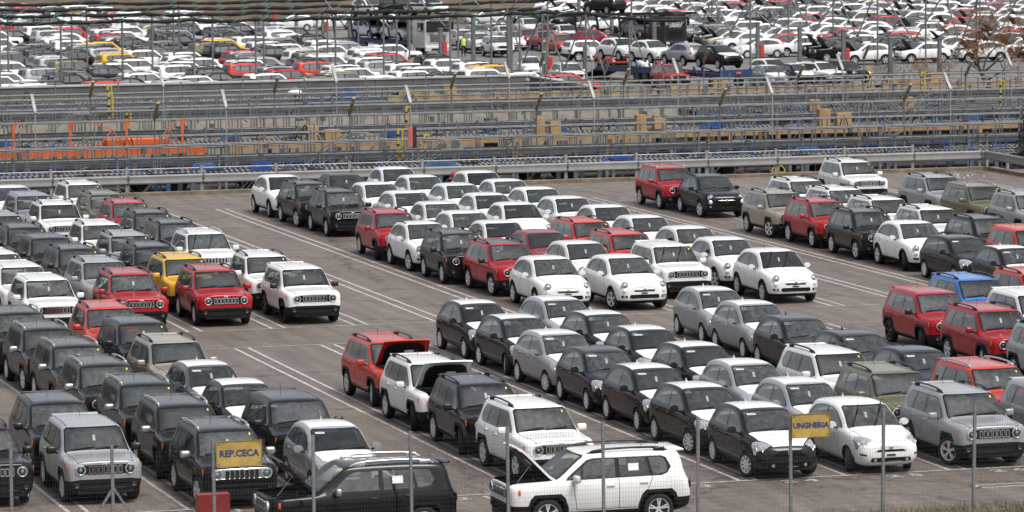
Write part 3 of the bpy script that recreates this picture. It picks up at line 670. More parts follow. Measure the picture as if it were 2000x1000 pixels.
    ys_, zs_ = {'suv': (.50, 1.50), 'crossover': (.46, 1.42), 'hatch': (.43, 1.33)}[kind]
    def on_glass(name, y0, y1, z0, z1, m, opt=None):
        q = [on_ws(y, z, .005)[0] for y, z in ((y0, z0), (y1, z0), (y1, z1), (y0, z1))]; c = sum(q, Vector()) / 4
        b_ = MB().add([v - c for v in q], [(0, 1, 2, 3)]); add(name, b_.mesh(name, m), None, None, tuple(c), far=False, opt=opt)
    if kind == 'suv': on_glass('sticker', ys_ + .02, ys_ + .055, zs_ - .01, zs_ + .03, M_YELLOWTAG, 'sticker')
    if kind == 'hatch': on_glass('windscreen_label', -.49, -.27, 1.36, 1.395, M_LABEL)
    def front_at(y, z):
        h, n_ = surf((4, y, z), (-1, 0, 0)); return h, n_
    def disc(name, y, z, prof, m, parent=None, n=18, off=0.0, far=True, flat=1.0, key=None):
        h, n_ = front_at(y, z); b = MB(); b.lathe(prof, n, 'Z'); b.v = [(x_ * flat, y_, z_) for x_, y_, z_ in b.v]
        nn = Vector((1, n_.y * .55, n_.z * .4)).normalized()
        return add(name, b.mesh(name, m, 50), key, parent, tuple(h + nn * off), tuple(nn.to_track_quat('Z', 'Y').to_euler()), far=far)
    if kind == 'suv':
        for s_ in (1, -1):
            d_ = disc('headlight', s_ * .575, .825, [(.120, -.04), (.120, .014), (.112, .026), (.100, .02), (.085, -.004), (.05, -.016), (.036, -.012), (.034, .012), (.02, .02), (0, .022)], [M_REFLECT], off=.004)
            disc('headlight_lens', s_ * .575, .825, [(.104, .018), (.09, .034), (.06, .044), (.0, .050)], M_LENS, off=.004, far=False)
            disc('fog_lamp', s_ * .66, .46, [(.05, -.02), (.05, .010), (.042, .012), (.03, .0), (0, -.005)], M_GALVD, off=.003, far=False)
            h, n_ = surf((1.93, s_ * 3, .86), (0, -s_, 0)); ob = MB(); ob.bbox((0, 0, 0), (.055, .02, .13), .009); add('turn_signal', ob.mesh('turn_signal', M_ORANGE, 50), None, None, tuple(h + n_ * .004), (0, 0, n_.to_track_quat('Y', 'Z').to_euler().z))
            # tail lamps
            h, n_ = surf((-4, s_ * .70, .86), (1, 0, 0)); tb = MB(); tb.bbox((0, 0, 0), (.05, .18, .19), .03); tl = add('tail_light', tb.mesh('tail_light', M_BLACKGLOSS, 50), None, None, tuple(h + n_ * .002), (0, 0, (n_.to_track_quat('X', 'Z')).to_euler().z))
            tr = MB(); tr.bbox((.02, 0, 0), (.03, .13, .13), .02); add('tail_lens', tr.mesh('tail_lens', M_RED, 50), None, tl)
            # roof rails
            pts = [(.30, .585, 1.60), (.16, .60, 1.665), (-.1, .60, 1.70), (-.7, .595, 1.71), (-1.2, .585, 1.695), (-1.45, .575, 1.665), (-1.58, .565, 1.60)]
            rb = MB(); rb.tube([(x, s_ * y, z) for x, y, z in pts], [.02, .026, .026, .026, .026, .026, .02], 8)
            for x, zz in ((.08, 1.65), (-1.38, 1.66)): rb.bbox((x, s_ * .59, zz - .015), (.26, .06, .09), .02)
            add('roof_rail', rb.mesh('roof_rail', M_PAINT, 50), 'rail', None, opt='rail')
        # seven slots, each a frame round a dark opening
        sb = MB(); w, hgt = .043, .165; fr = .011
        def slot_ring(sx, sz):
            pts = []
            for i in range(16):
                t = 2 * math.pi * i / 16; c_, s2 = math.cos(t), math.sin(t)
                pts.append((math.copysign(abs(c_) ** .28, c_) * sx, math.copysign(abs(s2) ** .28, s2) * sz))
            return pts
        o_, i_ = slot_ring(w + .004, hgt / 2 + .012), slot_ring(w - fr, hgt / 2 - fr)
        vs = [(0, a, b) for a, b in o_] + [(.014, a * .97, b * .98) for a, b in o_] + [(.014, a, b) for a, b in i_] + [(-.03, a, b) for a, b in i_]
        fs = []
        for L in range(3):
            for i in range(16): j = (i + 1) % 16; fs.append((L * 16 + i, L * 16 + j, (L + 1) * 16 + j, (L + 1) * 16 + i))
        ring = MB().add(vs, fs).mesh('grille_slot', M_CHROME, 50)
        hole = MB().add([(.004, a, b) for a, b in i_], [tuple(range(16))]).mesh('slot_opening', M_GAP)
        for i in range(7):
            y = (i - 3) * .1135; h, n_ = front_at(y, .823)
            g = add('grille_slot', ring, None, None, (h.x + .003, y, .823), (0, R(-4), n_.to_track_quat('X', 'Z').to_euler().z)); add('slot_opening', hole, None, g)
        jb = text_mesh('Jeep', .075, .002, M_CHROME, name='badge'); h, n_ = front_at(0, .962)
        add('badge', jb, None, None, (h.x + .008, 0, .965), (R(72), 0, R(90)), far=False)
        # chrome surround used on the better trim
        for s_ in (0,):
            pts = [(-.60, .715), (-.66, .74), (-.70, .80), (-.70, .855), (-.66, .91), (-.60, .935), (.60, .935), (.66, .91), (.70, .855), (.70, .80), (.66, .74), (.60, .715)]
            q = []
            for a, b in pts:
                h, _ = front_at(a, b); q.append(h + Vector((.006, 0, 0)))
            b = MB(); b.tube(q + [q[0]], .012, 6); add('grille_surround', b.mesh('grille_surround', M_CHROME, 50), None, None, opt='chrome')
        sp = MB(); sp.bbox((-1.86, 0, 1.60), (.24, 1.10, .05), .02); add('rear_spoiler', sp.mesh('rear_spoiler', M_PAINT, 50), 'paint')
        lp = MB(); lp.bbox((0, 0, 0), (.02, 1.30, .10), .01); h, _ = front_at(0, .30); add('skid_plate', lp.mesh('skid_plate', M_BLACK, 50), None, None, (h.x - .0, 0, .30), far=False)
    elif kind == 'crossover':
        for s_ in (1, -1):
            d_ = disc('headlight', s_ * .645, .835, [(.122, -.05), (.122, .008), (.112, .02), (.10, .012), (.085, -.01), (.05, -.02), (.038, -.014), (.036, .01), (.02, .018), (0, .02)], M_REFLECT, off=.008)
            disc('headlight_lens', s_ * .645, .835, [(.106, .012), (.09, .03), (.055, .042), (0, .048)], M_LENS, off=.008, far=False)
            disc('side_lamp', s_ * .665, .655, [(.075, -.04), (.075, .008), (.06, .02), (0, .026)], M_REFLECT, off=.004, n=16)
            disc('fog_lamp', s_ * .665, .475, [(.04, -.03), (.04, .012), (.03, .014), (0, .004)], M_CHROME, off=.0, far=False)
            h, n_ = surf((-4, s_ * .66, .90), (1, 0, 0)); tb = MB(); tb.bbox((0, 0, 0), (.05, .15, .22), .035); add('tail_light', tb.mesh('tail_light', M_RED, 50), None, None, tuple(h + n_ * .002), (0, 0, n_.to_track_quat('X', 'Z').to_euler().z))
            pts = [(.05, .56, 1.52), (-.1, .575, 1.575), (-.5, .57, 1.60), (-.95, .56, 1.575), (-1.15, .55, 1.52)]
            rb = MB(); rb.tube([(x, s_ * y, z) for x, y, z in pts], .02, 8); add('roof_rail', rb.mesh('roof_rail', M_PAINT, 50), 'rail', None, opt='rail')
        h, _ = front_at(0, .72); whb = MB()
        q = [front_at(y, .715)[0] + Vector((.012, 0, 0)) for y in (-.36, -.24, -.12, 0, .12, .24, .36)]; whb.tube(q, [.006, .018, .02, .02, .02, .018, .006], 8); add('chrome_bar', whb.mesh('chrome_bar', M_CHROME, 50))
        disc('badge', 0, .718, [(.05, -.01), (.05, .02), (.04, .026), (0, .026)], M_CHROME, off=.012, n=16)
        pb = MB(); pb.bbox((0, 0, 0), (.03, .22, .035), .008); h, _ = front_at(0, .585); add('plate_bracket', pb.mesh('plate_bracket', M_BLACK), None, None, (h.x + .008, 0, .585), far=False)
    else:
        for s_ in (1, -1):
            for yy, zz, rr in ((.60, .725, .05), (.70, .755, .045)):
                disc('headlight_bowl', s_ * yy, zz, [(rr, -.02), (rr, .006), (rr * .8, .0), (rr * .3, -.008), (rr * .25, .01), (0, .012)], M_REFLECT, off=.003, far=False, n=12)
            disc('fog_lamp', s_ * .40, .365, [(.04, -.03), (.04, .01), (.03, .012), (0, .004)], M_CHROME, off=.0, far=False, n=12)
            h, n_ = surf((-4, s_ * .56, .98), (1, 0, 0)); tb = MB(); tb.bbox((-.012, 0, 0), (.05, .12, .28), .03); add('tail_light', tb.mesh('tail_light', M_RED, 50), None, None, tuple(h + n_ * .002), (0, 0, n_.to_track_quat('X', 'Z').to_euler().z))
        disc('badge', 0, .665, [(.048, -.01), (.048, .014), (.04, .02), (0, .02)], M_CHROME, off=.006, n=16)
        pb = MB(); pb.bbox((0, 0, 0), (.03, .22, .04), .008); h, _ = front_at(0, .48); add('plate_bracket', pb.mesh('plate_bracket', M_BLACK), None, None, (h.x + .006, 0, .48), far=False)
        fb = MB(); fb.add([(.07, 0, .0), (-.09, .025, 0), (-.09, -.025, 0), (-.10, 0, .09)], [(0, 1, 2), (0, 3, 1), (1, 3, 2), (2, 3, 0)]); h, n_ = surf((-1.05, 0, 3), (0, 0, -1)); add('aerial', fb.mesh('aerial', M_PAINT), 'roof', None, tuple(h), far=False)
    if kind != 'hatch':
        ab = MB(); ab.tube([(0, 0, 0), (-.10, 0, .16)], .006, 5); h, n_ = surf((-1.15 if kind == 'suv' else -.95, 0, 3), (0, 0, -1)); add('aerial', ab.mesh('aerial', M_BLACK), None, None, tuple(h), far=False)
    M = Model(); M.E = E; M.rim_alt = rimb; M.surf = surf; M.kind = kind; M.tyre = tyre; return M

LENGTH = {'suv': 4.24, 'crossover': 4.25, 'hatch': 4.07}
NAME = {'suv': 'boxy_suv', 'crossover': 'rounded_crossover', 'hatch': 'hatchback'}
LAST_MADE = []
BLACKC = (.012, .012, .013, 0.0); CHROMEC = (.6, .6, .61, 1.6)
def place_car(model, loc, rotz, paint, label, group=None, steer=0.0, far=False, rails=None, mirror=None, hood=None, roof=None, wipers='down', chrome=False, rim_black=False, hood_open=False, skip=(), rotx=0.0, category='car'):
    """one car: an Empty with its own copy of each part"""
    root = thing(NAME[model.kind], label, category, loc, rotz, group)
    if rotx: root.rotation_euler = (0, rotx, rotz)
    colors = {'paint': paint, 'hood': hood or paint, 'roof': roof or paint, 'mirror': mirror or paint, 'rail': rails or BLACKC, 'handle': paint, 'rim': None, 'grille': CHROMEC if chrome else BLACKC}
    made = []
    for (name, mesh, key, par, l, r, infar, opt) in model.E:
        if (far and not infar) or name in skip or (opt == 'rail' and rails is None) or (opt == 'wiper_down' and wipers != 'down') or (opt == 'wiper_up' and wipers != 'up') or (opt == 'chrome' and not chrome) or (hood_open and name in ('hood', 'badge', 'wiper', 'shut_line')):
            made.append(None); continue
        if par is not None and made[par] is None: made.append(None); continue
        if key == 'rim' and rim_black: mesh = model.rim_alt
        o = bpy.data.objects.new(name, mesh); COL.objects.link(o); o.parent = made[par] if par is not None else root
        if l != (0, 0, 0): o.location = l
        if r != (0, 0, 0): o.rotation_euler = r
        if steer and name == 'wheel' and l[0] > 0: o.rotation_euler = (0, 0, r[2] + steer)
        c = colors.get(key)
        if c: o.color = c
        if key == 'roof' and roof and name == 'roof_film': o.name = 'roof_film'
        made.append(o)
    LAST_MADE[:] = made
    if hood_open:
        hm = [e[1] for e in model.E if e[0] == 'hood'][0]; hg = Vector((1.07, 0, 1.095)); Ry = Matrix.Rotation(R(-hood_open), 3, 'Y')
        o = new_obj('hood', hm, root, hg - Ry @ hg, (0, R(-hood_open), 0)); o.color = colors['hood']
        
        hu = hm.copy(); bm = bmesh.new(); bm.from_mesh(hu); bm.normal_update()
        ed = [e for e in bm.edges if e.is_boundary]; top = {v: v.co.copy() for v in bm.verts}; nr = {v: v.normal.copy() for v in bm.verts}
        ex = bmesh.ops.extrude_edge_only(bm, edges=ed)
        for v in bm.verts:
            if v in top: v.co = top[v] - nr[v] * .014
        for v in [g for g in ex['geom'] if isinstance(g, bmesh.types.BMVert)]: v.co.z -= .045
        bmesh.ops.reverse_faces(bm, faces=bm.faces); bm.to_mesh(hu); bm.free()
        u_ = new_obj('hood_underside', hu, o); u_.color = colors['hood']
        rim = hm.copy(); bm = bmesh.new(); bm.from_mesh(rim); keep = list(bm.faces); ed = [e for e in bm.edges if e.is_boundary]; ex = bmesh.ops.extrude_edge_only(bm, edges=ed)
        for v in [g for g in ex['geom'] if isinstance(g, bmesh.types.BMVert)]: v.co.z -= .05
        bmesh.ops.delete(bm, geom=keep, context='FACES'); bmesh.ops.recalc_face_normals(bm, faces=bm.faces); bm.to_mesh(rim); bm.free(); k_ = new_obj('hood_edge', rim, o); k_.color = colors['hood']
        new_obj('hood_liner', HOOD_LINER, o); new_obj('engine', ENGINE, root); new_obj('hood_prop', HOOD_PROP, root)
    return root

# ------------------------------------------------------------------ ground, lot surface, markings
def asphalt_material(name, c0, c1, wet=0.5, lanes=True):
    m = bpy.data.materials.new(name); m.use_nodes = True
    n, l = m.node_tree.nodes, m.node_tree.links; p = n['Principled BSDF']; tc = n.new('ShaderNodeTexCoord')
    def noise(sc, det=5, rough=.6, vec=None, dist=0):
        q = n.new('ShaderNodeTexNoise'); q.inputs['Scale'].default_value = sc; q.inputs['Detail'].default_value = det; q.inputs['Roughness'].default_value = rough; q.inputs['Distortion'].default_value = dist
        l.new(vec or tc.outputs['Object'], q.inputs['Vector']); return q
    big, mid, fine = noise(.12, 6, .65), noise(1.3, 6, .7, None, .4), noise(9, 6, .85)
    mp = n.new('ShaderNodeMapping'); mp.inputs['Scale'].default_value = (2.4, .16, 1); l.new(tc.outputs['Object'], mp.inputs['Vector']); strk = noise(1.0, 5, .6, mp.outputs['Vector'], .3)
    def rng(src, a, b, c, d):
        q = n.new('ShaderNodeMapRange'); q.inputs['From Min'].default_value = a; q.inputs['From Max'].default_value = b; q.inputs['To Min'].default_value = c; q.inputs['To Max'].default_value = d
        l.new(src, q.inputs['Value']); return q.outputs['Result']
    def math_(op, a, b):
        q = n.new('ShaderNodeMath'); q.operation = op
        for i, v in enumerate((a, b)):
            if isinstance(v, (int, float)): q.inputs[i].default_value = v
            else: l.new(v, q.inputs[i])
        return q.outputs[0]
    mix = n.new('ShaderNodeMix'); mix.data_type = 'RGBA'; mix.inputs['A'].default_value = (*c0, 1); mix.inputs['B'].default_value = (*c1, 1)
    l.new(rng(big.outputs['Fac'], .35, .65, 0, 1), mix.inputs['Factor'])
    k = math_('MULTIPLY', rng(mid.outputs['Fac'], .3, .7, .84, 1.15), rng(fine.outputs['Fac'], .25, .75, .5, 1.5))
    k = math_('MULTIPLY', k, rng(strk.outputs['Fac'], .35, .7, 1.10, .68))
    sc = n.new('ShaderNodeVectorMath'); sc.operation = 'SCALE'; l.new(mix.outputs['Result'], sc.inputs[0]); l.new(k, sc.inputs['Scale'])
    # spilt-oil spots
    vo = n.new('ShaderNodeTexVoronoi'); vo.inputs['Scale'].default_value = .55; l.new(tc.outputs['Object'], vo.inputs['Vector'])
    spot = math_('MULTIPLY', rng(vo.outputs['Distance'], .10, .24, .55, 0), rng(mid.outputs['Fac'], .4, .6, 0, 1))
    mx2 = n.new('ShaderNodeMix'); mx2.data_type = 'RGBA'; mx2.inputs['B'].default_value = (.025, .022, .02, 1); l.new(spot, mx2.inputs['Factor']); l.new(sc.outputs['Vector'], mx2.inputs['A'])
    # cracks sealed with tar
    wv = n.new('ShaderNodeTexVoronoi'); wv.feature = 'DISTANCE_TO_EDGE'; wv.inputs['Scale'].default_value = .13
    dn = n.new('ShaderNodeVectorMath'); dn.operation = 'ADD'; dsc = n.new('ShaderNodeVectorMath'); dsc.operation = 'SCALE'; dsc.inputs['Scale'].default_value = 2.2; l.new(mid.outputs['Color'], dsc.inputs[0]); l.new(tc.outputs['Object'], dn.inputs[0]); l.new(dsc.outputs[0], dn.inputs[1]); l.new(dn.outputs[0], wv.inputs['Vector'])
    mx3 = n.new('ShaderNodeMix'); mx3.data_type = 'RGBA'; mx3.inputs['B'].default_value = (.03, .027, .025, 1); l.new(rng(wv.outputs['Distance'], .004, .009, .8, 0), mx3.inputs['Factor']); l.new(mx2.outputs['Result'], mx3.inputs['A'])
    l.new(mx3.outputs['Result'], p.inputs['Base Color'])
    r = math_('ADD', rng(big.outputs['Fac'], .38, .62, .72 - .42 * wet, .74), rng(fine.outputs['Fac'], .3, .7, -.08, .10))
    l.new(r, p.inputs['Roughness'])
    b = n.new('ShaderNodeBump'); b.inputs['Strength'].default_value = .5; b.inputs['Distance'].default_value = .012; l.new(fine.outputs['Fac'], b.inputs['Height']); l.new(b.outputs['Normal'], p.inputs['Normal'])
    return m

def paint_line_material(name='road_paint', color=(.50, .49, .47), wear=.5):
    m = bpy.data.materials.new(name); m.use_nodes = True
    n, l = m.node_tree.nodes, m.node_tree.links; p = n['Principled BSDF']; tc = n.new('ShaderNodeTexCoord')
    q = n.new('ShaderNodeTexNoise'); q.inputs['Scale'].default_value = 7; q.inputs['Detail'].default_value = 8; q.inputs['Roughness'].default_value = .75; l.new(tc.outputs['Object'], q.inputs['Vector'])
    r = n.new('ShaderNodeMapRange'); r.inputs['From Min'].default_value = wear - .1; r.inputs['From Max'].default_value = wear + .16; l.new(q.outputs['Fac'], r.inputs['Value'])
    mx = n.new('ShaderNodeMix'); mx.data_type = 'RGBA'; mx.inputs['A'].default_value = (*color, 1); mx.inputs['B'].default_value = (.15, .13, .115, 1); l.new(r.outputs['Result'], mx.inputs['Factor']); l.new(mx.outputs['Result'], p.inputs['Base Color'])
    p.inputs['Roughness'].default_value = .6; return m

M_ASPHALT = asphalt_material('lot_asphalt', (.136, .112, .096), (.162, .136, .118), .6)
M_YARD = asphalt_material('yard_asphalt', (.15, .145, .14), (.18, .17, .16), .4)
M_LINE = paint_line_material(wear=.52)
M_LINE_WORN = paint_line_material('worn_road_paint', (.5, .49, .47), .47)
M_CONCRETE = mat('stained_concrete', (.17, .135, .09), .85, 0, .35, 3.0, .4)
M_WALL = mat('concrete_wall', (.115, .115, .11), .8, 0, .25, .7, .2)
M_EARTH = mat('bare_earth', (.10, .075, .052), .95, 0, .4, .35, .4)

YZ = -2.0          # level of the rail yard beyond the lot
ground = structure(MB().add([(-1500, -600, YZ - .03), (1900, -600, YZ - .03), (1900, 2600, YZ - .03), (-1500, 2600, YZ - .03)], [(0, 1, 2, 3)]).obj('ground', M_YARD))
KY, KX = 181.6, 76.2
lot = MB().add([(-60, 60, 0), (130, 60, 0), (130, KY, 0), (-60, KY, 0)], [(0, 1, 2, 3)]); lot = structure(lot.obj('car_park', M_ASPHALT))
rw = MB().box((35, KY + .5, -1.05), (190, .3, 1.9)); rw = structure(rw.obj('retaining_wall', M_CONCRETE))
MZ = .004
def flat(name, x0, y0, x1, y1, m=M_LINE, z=MZ, parent=lot): return MB().add([(x0, y0, z), (x1, y0, z), (x1, y1, z), (x0, y1, z)], [(0, 1, 2, 3)]).obj(name, m, parent)
LW = .098
for k in range(-2, 17):
    x = 17.42 + 2.655 * k
    for d in (0, .42): flat('lane_line', x + d, 94.45, x + d + LW, 124.9)
for k in range(-7, 16):
    x = 38.33 + 2.665 * k
    for d in (0, .42): flat('lane_line', x + d, 129.7, x + d + LW, 173.8)
for y, m in ((94.40, M_LINE), (124.9, M_LINE_WORN), (129.6, M_LINE_WORN), (173.8, M_LINE_WORN), (178.9, M_LINE_WORN)): flat('cross_line', -10, y, 110, y + .10, m, MZ + .004)
for k in range(0, 12):
    x = 17.42 + 2.655 * k + 1.25
    o = new_obj('painted_number', text_mesh('%d %d' % divmod(18 + k, 10), .62, .001, M_LINE_WORN, name='painted_number', bold=.02), lot, (x + .12, 93.98, MZ + .002), (0, 0, 0)); o.scale = (1.15, .9, 1)
ab = MB()
for q in ((38.2, 91.55, 39.6, 91.68), (38.2, 91.95, 39.6, 92.05), (38.2, 91.55, 38.33, 92.05)): ab.add([(q[0], q[1], MZ), (q[2], q[1], MZ), (q[2], q[3], MZ), (q[0], q[3], MZ)], [(0, 1, 2, 3)])
ab.obj('painted_mark', M_LINE_WORN, lot)

# kerb along the far edge, in cast lengths, turning towards the camera on the right
kerb = thing('edge_kerb', 'low stained concrete kerb along the far edge of the car park', 'kerb', (0, KY, 0))
x = -6.0; i = 0
while x < KX:
    L = min(2.5, KX - x); b = MB(); b.bbox((L / 2, .17, .06 + random.uniform(-.008, .008)), (L - .012, .34, .20), .02); b.obj('kerb_stone', M_CONCRETE, kerb, (x, random.uniform(-.012, .012), 0)); x += L
for k in range(6):
    b = MB(); b.bbox((.17, -1.25, .06), (.34, 2.488, .20), .02); b.obj('kerb_stone', M_CONCRETE, kerb, (KX, -2.5 * k, 0))

# steel guard rail behind the kerb
GY = KY + .42
gr = thing('guard_rail', 'galvanised crash barrier with tube handrail running behind the concrete kerb', 'guard rail', (0, GY, 0))
WP = [(0, 0), (-.03, .02), (-.055, .06), (-.05, .12), (-.04, .18), (-.04, .22), (-.05, .28), (-.065, .34), (-.045, .385), (0, .40)]
def w_beam(a, b):
    """W-section beam between two points at beam bottom; profile offset is towards the camera side"""
    a, b = Vector(a), Vector(b); d = (b - a).normalized(); nrm = Vector((d.y, -d.x, 0))
    if nrm.y > 0 and abs(nrm.y) > .5: nrm = -nrm
    q = MB(); vs = []
    for p in (a, b): vs += [p + nrm * (-o) + Vector((0, 0, z)) for o, z in WP]
    n = len(WP); q.add(vs, [(i, i + 1, n + i + 1, n + i) for i in range(n - 1)])
    th = [v - nrm * .012 for v in vs]; q.add(th, [(i + 1, i, n + i, n + i + 1) for i in range(n - 1)]); return q
PX = [39.6 + 3.315 * k for k in range(-13, 12)]
for a, b in zip(PX[:-1], PX[1:]):
    if b < KX: w_beam((a, 0, .47), (b + .1, 0, .47)).obj('beam', M_GUARD, gr, smooth=30)
    if b < 74: MB().tube([(a, .10, 1.12), (b, .10, 1.12)], .03, 8).obj('handrail', M_GALV, gr, smooth=60)
w_beam((PX[-1] - .0 if PX[-1] < KX else PX[-2], 0, .47), (KX + .1, 0, .47)).obj('beam', M_GUARD, gr, smooth=30)
q = w_beam((KX + .1, 0, .47), (KX + .1, -7.5, .47)); q.obj('beam', M_GUARD, gr, smooth=30)
for x in PX:
    if x > KX: continue
    hgt = 1.22 if x < 74.5 else .92
    b = MB(); b.box((0, .09, hgt / 2), (.13, .10, hgt)); b.box((0, .02, .67), (.10, .10, .12)); b.obj('post', M_GUARD, gr, (x, 0, 0))
for y in (0, -2.4, -4.8, -7.2): MB().box((.1, y, .45), (.12, .12, .9)).obj('post', M_GUARD, gr, (KX + .08, 0, 0))

# ------------------------------------------------------------------ the parked cars
SUV = build_parts('suv'); XO = build_parts('crossover'); HB = build_parts('hatch')
WHITE = (.80, .80, .79, 0)
PAINTS = {'white': WHITE, 'dark': (.006, .006, .008, 0), 'black': (.004, .004, .005, 0), 'silver': (.34, .35, .37, .3), 'lilac': (.29, .29, .345, .3), 'grey': (.11, .11, .115, .5),
          'red': (.37, .010, .018, .1), 'ored': (.52, .045, .032, 0), 'dred': (.30, .014, .026, .5), 'yellow': (.72, .40, .02, 0), 'olive': (.150, .145, .085, .4), 'tan': (.38, .335, .27, .6), 'blue': (.045, .20, .56, .3)}
CNAME = {'white': 'white', 'dark': 'charcoal', 'black': 'black', 'silver': 'silver', 'lilac': 'pale grey-blue', 'grey': 'mid grey', 'red': 'red', 'ored': 'orange-red', 'dred': 'dark red', 'yellow': 'yellow', 'olive': 'olive green', 'tan': 'tan', 'blue': 'bright blue'}
KNAME = {'R': 'boxy SUV', 'X': 'rounded crossover', 'P': 'hatchback'}
MODEL = {'R': SUV, 'X': XO, 'P': HB}
